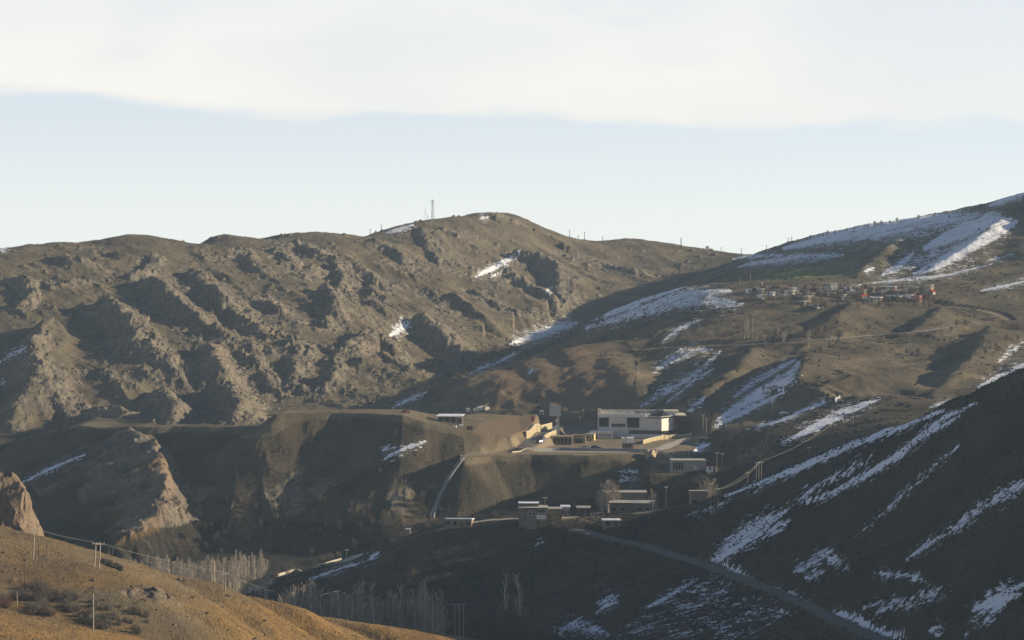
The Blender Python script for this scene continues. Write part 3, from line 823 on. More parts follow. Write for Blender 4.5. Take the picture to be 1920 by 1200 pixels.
BROWN = np.maximum(BROWN, 0.9 * patch([(880, 815), (900, 790), (960, 778), (1030, 775), (1010, 800), (985, 822), (940, 822)], (1020, 1200), 6))
BROWN = np.maximum(BROWN, 0.35 * patch([(500, 790), (520, 776), (760, 778), (860, 850), (700, 900), (400, 900), (330, 820)], (960, 1110), 30) * (0.5 + 0.5 * fbm(GX, GY, 20, 3, 0.5, 161)))
DIRT = np.zeros(GX.shape)
DIRT[flatB] = 0.85
DIRT = np.maximum(DIRT, 0.6 * (inside(GX, GY, topA) & (u_px < 800)) * (0.6 + 0.4 * fbm(GX, GY, 20, 2, 0.5, 163)))
DIRT = np.maximum(DIRT, 0.9 * patch([(928, 845), (935, 820), (975, 818), (980, 843)], (1020, 1090), 3))
DIRT = np.maximum(DIRT, 0.9 * patch([(1022, 970), (1060, 958), (1115, 958), (1135, 968), (1110, 985), (1070, 998), (1040, 990)], (820, 900), 6))
BROWN[VF] = 0
DIRT = np.maximum(DIRT, PATH)
OCHRE = np.maximum(OCHRE, 0.25 * patch([(-200, 840), (45, 880), (70, 1000), (-200, 1000)], (600, 690), 3))
OCHRE = np.maximum(OCHRE, 0.4 * patch([(255, 850), (330, 850), (330, 930), (300, 1000), (220, 1025), (190, 1000)], (960, 1100), 8))
scree = np.clip((BROWN * 0.7), 0, 1)

# ------------------------------------------------------------------ terrain material
def new_mat(name):
    m = bpy.data.materials.new(name); m.use_nodes = True
    return m, m.node_tree


def terrain_material():
    m, nt = new_mat('hill_ground')
    N = nt.nodes.new; L = nt.links.new
    b = nt.nodes['Principled BSDF']
    b.inputs['Roughness'].default_value = 0.95
    b.inputs['Specular IOR Level'].default_value = 0.15
    a1 = N('ShaderNodeAttribute'); a1.attribute_name = 'cover'
    a2 = N('ShaderNodeAttribute'); a2.attribute_name = 'soil'
    s1 = N('ShaderNodeSeparateColor'); L(a1.outputs['Color'], s1.inputs[0])
    s2 = N('ShaderNodeSeparateColor'); L(a2.outputs['Color'], s2.inputs[0])
    rock, snow, scrub = s1.outputs
    green, ochre, dirt = s2.outputs
    brown = a2.outputs['Alpha']
    tc = N('ShaderNodeTexCoord')

    def noise(scale, det=4, rough=0.6, vec=None):
        n = N('ShaderNodeTexNoise'); n.inputs['Scale'].default_value = scale
        n.inputs['Detail'].default_value = det; n.inputs['Roughness'].default_value = rough
        L(vec or tc.outputs['Object'], n.inputs['Vector'])
        return n.outputs[0]

    def mr(v, a, b_, c=0.0, d=1.0):
        n = N('ShaderNodeMapRange'); L(v, n.inputs[0])
        for i, q in enumerate((a, b_, c, d)):
            n.inputs[i + 1].default_value = q
        return n.outputs[0]

    def mix(f, A, B):
        n = N('ShaderNodeMix'); n.data_type = 'RGBA'
        if isinstance(f, float): n.inputs[0].default_value = f
        else: L(f, n.inputs[0])
        for i, q in ((6, A), (7, B)):
            if isinstance(q, tuple): n.inputs[i].default_value = (*q, 1)
            else: L(q, n.inputs[i])
        return n.outputs[2]

    def mul(a, b_):
        n = N('ShaderNodeMath'); n.operation = 'MULTIPLY'
        for i, q in enumerate((a, b_)):
            if isinstance(q, float): n.inputs[i].default_value = q
            else: L(q, n.inputs[i])
        return n.outputs[0]
    fine = noise(0.55, 6, 0.78)
    mid = noise(0.10, 8, 0.72)
    big = noise(0.03, 4, 0.6)
    speck = noise(2.2, 2, 0.5)
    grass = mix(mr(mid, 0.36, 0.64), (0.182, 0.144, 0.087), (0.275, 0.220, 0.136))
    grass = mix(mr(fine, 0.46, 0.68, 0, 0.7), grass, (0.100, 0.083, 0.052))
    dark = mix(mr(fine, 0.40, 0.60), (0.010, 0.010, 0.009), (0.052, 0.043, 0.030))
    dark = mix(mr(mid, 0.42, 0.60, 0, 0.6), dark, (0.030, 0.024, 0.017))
    c = mix(mul(scrub, 0.77), grass, dark)  # scrub colour, which also carries the painted shade
    gold = mix(mr(mid, 0.36, 0.64), (0.34, 0.195, 0.058), (0.235, 0.145, 0.054))
    gold = mix(mr(fine, 0.50, 0.70, 0, 0.65), gold, (0.095, 0.070, 0.036))
    c = mix(ochre, c, gold)
    red = mix(mr(mid, 0.3, 0.7), (0.250, 0.168, 0.098), (0.190, 0.132, 0.080))
    c = mix(mul(brown, 0.85), c, red)
    c = mix(mul(green, 0.9), c, (0.20, 0.25, 0.065))
    sand = mix(mr(fine, 0.3, 0.75), (0.30, 0.235, 0.150), (0.21, 0.168, 0.112))
    c = mix(dirt, c, sand)
    stone = mix(mr(mid, 0.35, 0.65), (0.270, 0.225, 0.160), (0.125, 0.104, 0.075))
    stone = mix(mr(big, 0.48, 0.68, 0, 0.6), stone, (0.27, 0.22, 0.15))
    stone = mix(mr(fine, 0.46, 0.66, 0, 0.75), stone, (0.055, 0.050, 0.042))
    stone = mix(mul(ochre, 0.62), stone, (0.33, 0.20, 0.115))
    rk = N('ShaderNodeMath'); rk.operation = 'ADD'; L(rock, rk.inputs[0]); L(mr(mid, 0.2, 0.8, -0.25, 0.25), rk.inputs[1])
    c = mix(mr(rk.outputs[0], 0.32, 0.58), c, stone)
    mp = N('ShaderNodeMapping'); mp.inputs['Scale'].default_value = (0.22, 1.0, 0.6); L(tc.outputs['Object'], mp.inputs[0])
    streak = noise(0.60, 7, 0.75, mp.outputs[0])
    blot = noise(0.16, 7, 0.75)

    def add(a, b_):
        n = N('ShaderNodeMath'); n.operation = 'ADD'; L(a, n.inputs[0]); L(b_, n.inputs[1]); return n.outputs[0]
    sn = add(add(snow, mr(streak, 0.25, 0.75, -0.75, 0.75)), mr(fine, 0.25, 0.75, -0.75, 0.75))
    sn = add(sn, mr(blot, 0.25, 0.75, -0.35, 0.35))
    has = mr(snow, 0.03, 0.12)
    snm = mul(mr(sn, 0.48, 0.66), has)
    white = mix(mr(mid, 0.3, 0.7), (0.86, 0.87, 0.88), (0.74, 0.75, 0.77))
    c = mix(snm, c, white)
    L(c, b.inputs['Base Color'])
    bp = N('ShaderNodeBump'); bp.inputs['Strength'].default_value = 0.9; bp.inputs['Distance'].default_value = 0.9
    hh = N('ShaderNodeMath'); hh.operation = 'ADD'; L(fine, hh.inputs[0]); L(mul(speck, 0.5), hh.inputs[1])
    L(hh.outputs[0], bp.inputs['Height'])
    # drifts fill the roughness
    st = N('ShaderNodeMath'); st.operation = 'SUBTRACT'; st.inputs[0].default_value = 0.9; L(mul(snm, 0.6), st.inputs[1])
    L(st.outputs[0], bp.inputs['Strength'])
    L(bp.outputs[0], b.inputs['Normal'])
    return m


M_GROUND = terrain_material()
COVER = np.stack([ROCK, SNOWM, SCRUB_SHADE, np.ones_like(ROCK)], -1).astype(np.float32)
SOIL = np.stack([GREEN, np.clip(OCHRE, 0, 1), np.clip(DIRT, 0, 1), np.clip(BROWN, 0, 1)], -1).astype(np.float32)

# crags get sideways relief as well, so that faces are not smooth sheets
VX = GX + ROCK * (1.7 * fbm(GX + Z * 1.3, GY + Z * 0.7, 5.0, 3, 0.6, 171, ROCK > 0.02))
VY = GY + ROCK * (1.7 * fbm(GX - Z * 0.9, GY + Z * 1.1, 5.0, 3, 0.6, 173, ROCK > 0.02))
VERT = np.stack([VX, VY, Z], -1).astype(np.float32)
NAMES = {0: 'rocky_mountain', 1: 'far_hillside', 2: 'plateau_ground', 3: 'middle_hill', 4: 'spur_slope', 5: 'near_hill', 6: 'valley_floor'}


def grid_normals(V):
    du = np.gradient(V, axis=1); dv = np.gradient(V, axis=0)
    n = np.cross(du, dv)
    return n / (np.linalg.norm(n, axis=-1, keepdims=True) + 1e-9)


def build_terrain():
    idx = np.arange(NX * NY).reshape(NY, NX)
    quads = np.stack([idx[:-1, :-1], idx[:-1, 1:], idx[1:, 1:], idx[1:, :-1]], -1).reshape(-1, 4)
    mid = MASS[:-1, :-1].reshape(-1)
    V = VERT.reshape(-1, 3); C1 = COVER.reshape(-1, 4); C2 = SOIL.reshape(-1, 4)
    NRM = grid_normals(VERT.astype(np.float64)).reshape(-1, 3).astype(np.float32)
    for k, nm in NAMES.items():
        q = quads[mid == k]
        if len(q) == 0:
            continue
        used, inv = np.unique(q, return_inverse=True)
        inv = inv.reshape(-1, 4)
        me = bpy.data.meshes.new(nm)
        me.vertices.add(len(used)); me.vertices.foreach_set('co', V[used].ravel())
        me.loops.add(len(inv) * 4); me.loops.foreach_set('vertex_index', inv.ravel().astype(np.int32))
        me.polygons.add(len(inv)); me.polygons.foreach_set('loop_start', np.arange(0, len(inv) * 4, 4, dtype=np.int32))
        me.polygons.foreach_set('use_smooth', np.ones(len(inv), bool))
        me.update(calc_edges=True)
        for an, C in (('cover', C1), ('soil', C2)):
            at = me.attributes.new(an, 'FLOAT_COLOR', 'POINT'); at.data.foreach_set('color', C[used].ravel())
        me.normals_split_custom_set_from_vertices(NRM[used])
        me.materials.append(M_GROUND)
        o = bpy.data.objects.new(nm, me); scene.collection.objects.link(o)
        o['kind'] = 'structure'


build_terrain()
# ------------------------------------------------------------------ object helpers
col = scene.collection


def simple_mat(name, c, rough=0.85, var=0.25, scale=1.2, metal=0.0, bump=0.0, spec=0.3, streak=False):
    m, nt = new_mat(name)
    N = nt.nodes.new; L = nt.links.new
    b = nt.nodes['Principled BSDF']
    b.inputs['Roughness'].default_value = rough; b.inputs['Metallic'].default_value = metal
    b.inputs['Specular IOR Level'].default_value = spec
    tc = N('ShaderNodeTexCoord')
    vec = tc.outputs['Object']
    if streak:
        mp = N('ShaderNodeMapping'); mp.inputs['Scale'].default_value = (1, 1, 0.15); L(vec, mp.inputs[0]); vec = mp.outputs[0]
    n = N('ShaderNodeTexNoise'); n.inputs['Scale'].default_value = scale; n.inputs['Detail'].default_value = 6; n.inputs['Roughness'].default_value = 0.65
    L(vec, n.inputs['Vector'])
    mr = N('ShaderNodeMapRange'); mr.inputs[1].default_value = 0.3; mr.inputs[2].default_value = 0.7
    L(n.outputs[0], mr.inputs[0])
    mx = N('ShaderNodeMix'); mx.data_type = 'RGBA'; L(mr.outputs[0], mx.inputs[0])
    mx.inputs[6].default_value = (*[v * (1 - var) for v in c], 1); mx.inputs[7].default_value = (*[min(0.9, v * (1 + var * 0.6)) for v in c], 1)
    L(mx.outputs[2], b.inputs['Base Color'])
    if bump:
        bp = N('ShaderNodeBump'); bp.inputs['Strength'].default_value = 0.6; bp.inputs['Distance'].default_value = bump
        L(n.outputs[0], bp.inputs['Height']); L(bp.outputs[0], b.inputs['Normal'])
    return m


def brick_mat(name, c1, c2, mortar, scale=1.0):
    m, nt = new_mat(name)
    N = nt.nodes.new; L = nt.links.new
    b = nt.nodes['Principled BSDF']; b.inputs['Roughness'].default_value = 0.9
    tc = N('ShaderNodeTexCoord'); mp = N('ShaderNodeMapping'); mp.inputs['Rotation'].default_value = (R(90), 0, 0)
    L(tc.outputs['Object'], mp.inputs[0])
    br = N('ShaderNodeTexBrick'); br.inputs['Scale'].default_value = scale
    br.inputs['Color1'].default_value = (*c1, 1); br.inputs['Color2'].default_value = (*c2, 1); br.inputs['Mortar'].default_value = (*mortar, 1)
    L(mp.outputs[0], br.inputs['Vector'])
    n = N('ShaderNodeTexNoise'); n.inputs['Scale'].default_value = 0.8; n.inputs['Detail'].default_value = 5; L(tc.outputs['Object'], n.inputs['Vector'])
    mx = N('ShaderNodeMix'); mx.data_type = 'RGBA'; mx.blend_type = 'MULTIPLY'; mx.inputs[0].default_value = 0.6
    L(br.outputs[0], mx.inputs[6]); L(n.outputs[0], mx.inputs[7])
    g = N('ShaderNodeMix'); g.data_type = 'RGBA'; g.inputs[0].default_value = 0.45; L(mx.outputs[2], g.inputs[6]); L(br.outputs[0], g.inputs[7])
    L(g.outputs[2], b.inputs['Base Color'])
    return m


MATS = {}


def M(k):
    return MATS[k]


for k, c, kw in [
    ('stone', (0.64, 0.59, 0.52), dict(var=0.12, scale=0.5, streak=True)), ('stone_pale', (0.74, 0.69, 0.61), dict(var=0.12, scale=0.5, streak=True)),
    ('plinth', (0.58, 0.57, 0.54), dict(var=0.15, scale=0.6)), ('cream', (0.70, 0.61, 0.45), dict(var=0.18)), ('white', (0.80, 0.78, 0.74), dict(var=0.15)),
    ('yellow', (0.58, 0.44, 0.17), dict(var=0.2)), ('yellow_stone', (0.40, 0.33, 0.19), dict(var=0.35, scale=1.5, bump=0.1)), ('dark_red', (0.09, 0.026, 0.022), dict(var=0.25)),
    ('red', (0.45, 0.06, 0.04), dict(var=0.25)), ('pink', (0.50, 0.20, 0.17), dict(var=0.2)), ('glass', (0.018, 0.022, 0.028), dict(rough=0.15, var=0.2, spec=0.5)),
    ('dark_roof', (0.022, 0.027, 0.036), dict(rough=0.8, var=0.3, spec=0.1)), ('concrete', (0.36, 0.33, 0.28), dict(var=0.22, streak=True)), ('grey', (0.26, 0.26, 0.25), dict(var=0.25)),
    ('mud', (0.24, 0.185, 0.125), dict(var=0.3, bump=0.05)), ('tan', (0.36, 0.28, 0.18), dict(var=0.25)), ('brown', (0.16, 0.11, 0.075), dict(var=0.3)),
    ('metal_roof', (0.62, 0.64, 0.66), dict(rough=0.45, var=0.15, metal=0.2)), ('flat_roof', (0.42, 0.39, 0.34), dict(var=0.3)), ('snow_roof', (0.78, 0.79, 0.82), dict(var=0.1)),
    ('green_grey', (0.34, 0.37, 0.30), dict(var=0.2)), ('blue', (0.12, 0.22, 0.34), dict(var=0.2)), ('wood', (0.17, 0.11, 0.06), dict(var=0.35, streak=True)),
    ('pole', (0.40, 0.34, 0.26), dict(var=0.2, streak=True)), ('pole_dark', (0.10, 0.085, 0.07), dict(var=0.3, streak=True)), ('steel', (0.42, 0.43, 0.44), dict(rough=0.5, var=0.2, metal=0.5)),
    ('wire', (0.34, 0.32, 0.28), dict(var=0.1)), ('porcelain', (0.55, 0.52, 0.48), dict(rough=0.3, var=0.1)), ('asphalt', (0.15, 0.135, 0.115), dict(var=0.3, scale=0.4)),
    ('gravel', (0.48, 0.42, 0.33), dict(var=0.35, scale=0.5, bump=0.05)), ('bark', (0.55, 0.49, 0.40), dict(var=0.35, scale=2)), ('twig', (0.38, 0.32, 0.25), dict(var=0.35, scale=1.5)),
    ('bark_dark', (0.12, 0.10, 0.08), dict(var=0.3)), ('twig_brown', (0.145, 0.105, 0.075), dict(var=0.4, scale=1.5)), ('needle', (0.020, 0.030, 0.018), dict(var=0.4, scale=2)), ('cypress', (0.055, 0.06, 0.04), dict(var=0.4, scale=2)),
    ('boulder', (0.15, 0.115, 0.085), dict(var=0.45, scale=0.8, bump=0.25)), ('boulder_dark', (0.06, 0.045, 0.038), dict(var=0.45, scale=0.8, bump=0.25)), ('tyre', (0.02, 0.02, 0.02), dict(var=0.2)),
    ('car_silver', (0.50, 0.51, 0.52), dict(rough=0.3, var=0.05, metal=0.4)), ('car_blue', (0.03, 0.05, 0.12), dict(rough=0.3, var=0.05)), ('car_grey', (0.10, 0.10, 0.11), dict(rough=0.3, var=0.05)), ('car_white', (0.7, 0.7, 0.7), dict(rough=0.3, var=0.05)),
    ('scrub_dark', (0.022, 0.020, 0.015), dict(var=0.5, scale=0.3)), ('scrub_dry', (0.062, 0.051, 0.036), dict(var=0.5, scale=0.3)), ('scrub_gold', (0.16, 0.115, 0.055), dict(var=0.5, scale=0.4)), ('scree', (0.20, 0.165, 0.118), dict(var=0.5, scale=0.3)),
    ('twig_grey', (0.135, 0.115, 0.092), dict(var=0.4, scale=1.5)),
    ('lamp_glass', (0.6, 0.6, 0.58), dict(rough=0.2, var=0.05)), ('board', (0.45, 0.45, 0.44), dict(var=0.1, rough=0.5)), ('shrub_red', (0.15, 0.075, 0.05), dict(var=0.4, scale=2)), ('orange', (0.45, 0.13, 0.05), dict(var=0.2)), ('skin', (0.3, 0.2, 0.14), dict()),
]:
    MATS[k] = simple_mat(k, c, **kw)
MATS['brick'] = brick_mat('brick', (0.30, 0.215, 0.15), (0.24, 0.165, 0.115), (0.33, 0.29, 0.23), 2.2)
MATS['brick_dark'] = brick_mat('brick_dark', (0.19, 0.135, 0.10), (0.15, 0.105, 0.08), (0.23, 0.20, 0.16), 2.2)


class MB:
    """collects shapes for one mesh"""
    def __init__(self):
        self.v = []; self.f = []

    def add(self, verts, faces):
        o = len(self.v)
        self.v += [tuple(v) for v in verts]; self.f += [tuple(i + o for i in q) for q in faces]
        return self

    def box(self, x0, x1, y0, y1, z0, z1):
        v = [(x0, y0, z0), (x1, y0, z0), (x1, y1, z0), (x0, y1, z0), (x0, y0, z1), (x1, y0, z1), (x1, y1, z1), (x0, y1, z1)]
        return self.add(v, [(0, 3, 2, 1), (4, 5, 6, 7), (0, 1, 5, 4), (1, 2, 6, 5), (2, 3, 7, 6), (3, 0, 4, 7)])

    def prism(self, poly, z0, z1):
        """upright prism over a plan polygon; z1 may be a list of heights"""
        n = len(poly)
        a = sum(poly[i][0] * poly[(i + 1) % n][1] - poly[(i + 1) % n][0] * poly[i][1] for i in range(n))
        if a < 0:
            poly = poly[::-1]
            if isinstance(z1, (list, tuple)): z1 = z1[::-1]
            if isinstance(z0, (list, tuple)): z0 = z0[::-1]
        zt = z1 if isinstance(z1, (list, tuple)) else [z1] * n
        zb = z0 if isinstance(z0, (list, tuple)) else [z0] * n
        v = [(p[0], p[1], zb[i]) for i, p in enumerate(poly)] + [(p[0], p[1], zt[i]) for i, p in enumerate(poly)]
        f = [tuple(range(n - 1, -1, -1)), tuple(range(n, 2 * n))] + [(i, (i + 1) % n, (i + 1) % n + n, i + n) for i in range(n)]
        return self.add(v, f)

    def tube(self, pts, rad, n=5, cap=True):
        pts = [Vector(p) for p in pts]
        rad = rad if isinstance(rad, (list, tuple)) else [rad] * len(pts)
        rings = []
        for i, p in enumerate(pts):
            d = (pts[min(i + 1, len(pts) - 1)] - pts[max(i - 1, 0)])
            d = d.normalized() if d.length > 1e-9 else Vector((0, 0, 1))
            a = d.orthogonal().normalized() if abs(d.z) > 0.9 else d.cross(Vector((0, 0, 1))).normalized()
            b = d.cross(a)
            rings.append([p + (a * math.cos(t) + b * math.sin(t)) * rad[i] for t in [2 * math.pi * k / n for k in range(n)]])
        v = [q for r in rings for q in r]
        f = [(i * n + k, i * n + (k + 1) % n, (i + 1) * n + (k + 1) % n, (i + 1) * n + k) for i in range(len(pts) - 1) for k in range(n)]
        if cap:
            f += [tuple(range(n - 1, -1, -1)), tuple(range((len(pts) - 1) * n, len(pts) * n))]
        return self.add(v, f)

    def bar(self, a, b, w, h):
        """rectangular bar between two points"""
        a, b = Vector(a), Vector(b)
        d = (b - a).normalized()
        s = d.cross(Vector((0, 0, 1)))
        s = s.normalized() if s.length > 1e-6 else Vector((1, 0, 0))
        u = s.cross(d)
        v = [p + s * (w / 2 * i) + u * (h / 2 * j) for p in (a, b) for i, j in ((-1, -1), (1, -1), (1, 1), (-1, 1))]
        return self.add(v, [(0, 1, 2, 3), (7, 6, 5, 4), (0, 4, 5, 1), (1, 5, 6, 2), (2, 6, 7, 3), (3, 7, 4, 0)])

    def mesh(self, name, mat, smooth=False):
        me = bpy.data.meshes.new(name); me.from_pydata(self.v, [], self.f)
        me.materials.append(mat if not isinstance(mat, str) else MATS[mat])
        if smooth:
            me.polygons.foreach_set('use_smooth', [True] * len(me.polygons))
        me.update()
        return me

    def build(self, name, mat, parent=None, smooth=False):
        o = bpy.data.objects.new(name, self.mesh(name, mat, smooth)); col.objects.link(o)
        if parent is not None:
            o.parent = parent
        return o


def tag(o, label, cat, group=None):
    o['label'] = label; o['category'] = cat
    if group: o['group'] = group
    return o


def thing(name, label, cat, loc=(0, 0, 0), rz=0.0, group=None):
    o = bpy.data.objects.new(name, None); col.objects.link(o)
    o.empty_display_size = 0.5
    o.location = loc; o.rotation_euler = (0, 0, rz)
    return tag(o, label, cat, group)


def copy_tree(root, loc, rz=0.0, sc=(1, 1, 1), label=None, group=None):
    r = root.copy(); col.objects.link(r)
    r.location = loc; r.rotation_euler = (0, 0, rz); r.scale = sc
    if label: r['label'] = label
    if group: r['group'] = group
    for ch in root.children:
        c = ch.copy(); col.objects.link(c); c.parent = r
        for g in ch.children:
            d = g.copy(); col.objects.link(d); d.parent = c
    return r


# ------------------------------------------------------------------ roads
def build_road(name, mat, lift=0.05):
    p, w = ROADS[name]
    v = []; f = []
    for i in range(len(p)):
        t = p[min(i + 1, len(p) - 1)] - p[max(i - 1, 0)]
        s = np.array([t[1], -t[0], 0]); s /= np.linalg.norm(s) + 1e-9
        jit = 0.25 * math.sin(i * 1.7) + 0.15 * math.sin(i * 3.1)
        for k in (-0.5, -0.2, 0.2, 0.5):
            q = p[i] + s * (w * k + (jit if abs(k) == 0.5 else 0))
            v.append((q[0], q[1], p[i][2] + lift + (0.06 if abs(k) < 0.3 else -0.02)))
        if i:
            o = (i - 1) * 4
            f += [(o + k, o + k + 1, o + k + 5, o + k + 4) for k in range(3)]
    o = MB().add(v, f).build(name, mat, None, True)
    o['kind'] = 'structure'


build_road('hamlet_road', 'asphalt'); build_road('valley_road', 'gravel'); build_road('museum_road', 'gravel'); build_road('access_road', 'asphalt')
build_road('hillside_track', 'gravel'); build_road('yard_track', 'gravel')


# ------------------------------------------------------------------ buildings
def window(parent, x, z, w, h, y, frame='white', pane='glass', bars=0):
    """window on a wall that faces -y at depth y"""
    fr = MB().box(x - w / 2, x + w / 2, y - 0.06, y + 0.05, z, z + h).build('window', frame, parent)
    t = min(0.10, w * 0.12)
    if bars:
        g = (w - t) / (bars + 1)
        for k in range(bars + 1):
            xa_ = x - w / 2 + t + k * g
            MB().box(xa_, xa_ + g - t, y - 0.075, y + 0.04, z + t, z + h - t).build('pane', pane, fr)
    else:
        MB().box(x - w / 2 + t, x + w / 2 - t, y - 0.075, y + 0.04, z + t, z + h - t).build('pane', pane, fr)
    return fr


def house(name, label, px0, px1, py_top, py_base, wall='mud', roof='flat_roof', kind='flat', depth=6.0, rot=0.0, Y=None, wins=2, rows=1, door=True, group=None, doormat='wood', frame='white', over=0.25, cat='house', rise=1.2, winh=1.1, roof_t=0.28, side_win=0, minh=2.2):
    pc = (px0 + px1) / 2
    if Y is None:
        h = hit(pc, py_base)
        Y = h[1]
    x = pt(pc, py_base, Y)[0]
    span = (px1 - px0) * Y / F
    w = max(1.6, (span - depth * abs(math.sin(rot))) / math.cos(rot))
    zt = pt(pc, py_top, Y)[2]
    cy = Y + depth / 2
    cx = x * cy / Y
    zg = min(ground(cx + a * w / 2, cy + b * depth / 2) for a in (-1, 0, 1) for b in (-1, 0, 1))
    zf = ground(x, Y)
    H = max(minh, zt - zf)                                  # height over the front ground
    body = H - (rise if kind in ('gable', 'hip') else roof_t)
    t = thing(name, label, cat, (cx, cy, zf), rot, group)
    b0 = min(-0.3, zg - zf - 0.4)
    hw, hd = w / 2, depth / 2
    if kind == 'shed':
        MB().prism([(-hw, -hd), (hw, -hd), (hw, hd), (-hw, hd)], b0, [body, body, body - 0.5, body - 0.5]).build('wall', wall, t)
        MB().prism([(-hw - over, -hd - over), (hw + over, -hd - over), (hw + over, hd + over), (-hw - over, hd + over)], [body + 0.01, body + 0.01, body - 0.49, body - 0.49], [body + roof_t, body + roof_t, body - 0.5 + roof_t, body - 0.5 + roof_t]).build('roof', roof, t)
    else:
        MB().box(-hw, hw, -hd, hd, b0, body).build('wall', wall, t)
    if kind == 'flat':
        r = MB().box(-hw - over, hw + over, -hd - over, hd + over, body + 0.005, body + roof_t).build('roof', roof, t)
    elif kind == 'gable':
        m = MB()
        m.add([(-hw - over, -hd - over, body - 0.1), (hw + over, -hd - over, body - 0.1), (hw + over, 0, body + rise), (-hw - over, 0, body + rise), (-hw - over, hd + over, body - 0.1), (hw + over, hd + over, body - 0.1),
               (-hw - over, -hd - over, body - 0.25), (hw + over, -hd - over, body - 0.25), (-hw - over, hd + over, body - 0.25), (hw + over, hd + over, body - 0.25)],
              [(0, 1, 2, 3), (3, 2, 5, 4), (0, 3, 4, 8, 6), (1, 7, 9, 5, 2), (0, 6, 7, 1), (4, 5, 9, 8), (6, 8, 9, 7)])
        m.build('roof', roof, t)
    elif kind == 'hip':
        k = min(hw, hd) * 0.9
        m = MB()
        m.add([(-hw - over, -hd - over, body), (hw + over, -hd - over, body), (hw + over, hd + over, body), (-hw - over, hd + over, body), (-hw + k, 0, body + rise), (hw - k, 0, body + rise)],
              [(0, 1, 5, 4), (1, 2, 5), (2, 3, 4, 5), (3, 0, 4), (3, 2, 1, 0)])
        m.build('roof', roof, t)
    # openings on the front
    n = wins + (1 if door else 0)
    slots = [(-hw + w * (i + 0.5) / n) for i in range(n)] if n else []
    dpos = n // 2 if door else -1
    ww = min(1.3, w / max(1, n) * 0.5)
    for fl in range(rows):
        zb = 0.95 + fl * (body / rows)
        hh = min(winh, body / rows - 1.0)
        if hh < 0.5:
            hh = 0.5; zb = max(0.4, body / rows - 0.9) + fl * body / rows
        for i, xs in enumerate(slots):
            if i == dpos and fl == 0:
                d = MB().box(xs - min(0.5, ww / 2), xs + min(0.5, ww / 2), -hd - 0.05, -hd + 0.05, 0.0, min(2.0, body - 0.3)).build('door', doormat, t)
            else:
                window(t, xs, zb, ww, hh, -hd, frame)
    if side_win:
        for i in range(side_win):
            ys = -hd + depth * (i + 0.5) / side_win
            f = MB().box(hw - 0.05, hw + 0.06, ys - 0.5, ys + 0.5, 1.0, 1.0 + winh).build('window', frame, t)
            MB().box(hw - 0.04, hw + 0.075, ys - 0.4, ys + 0.4, 1.1, 0.9 + winh).build('pane', 'glass', f)
    return t, (w, depth, body, H)


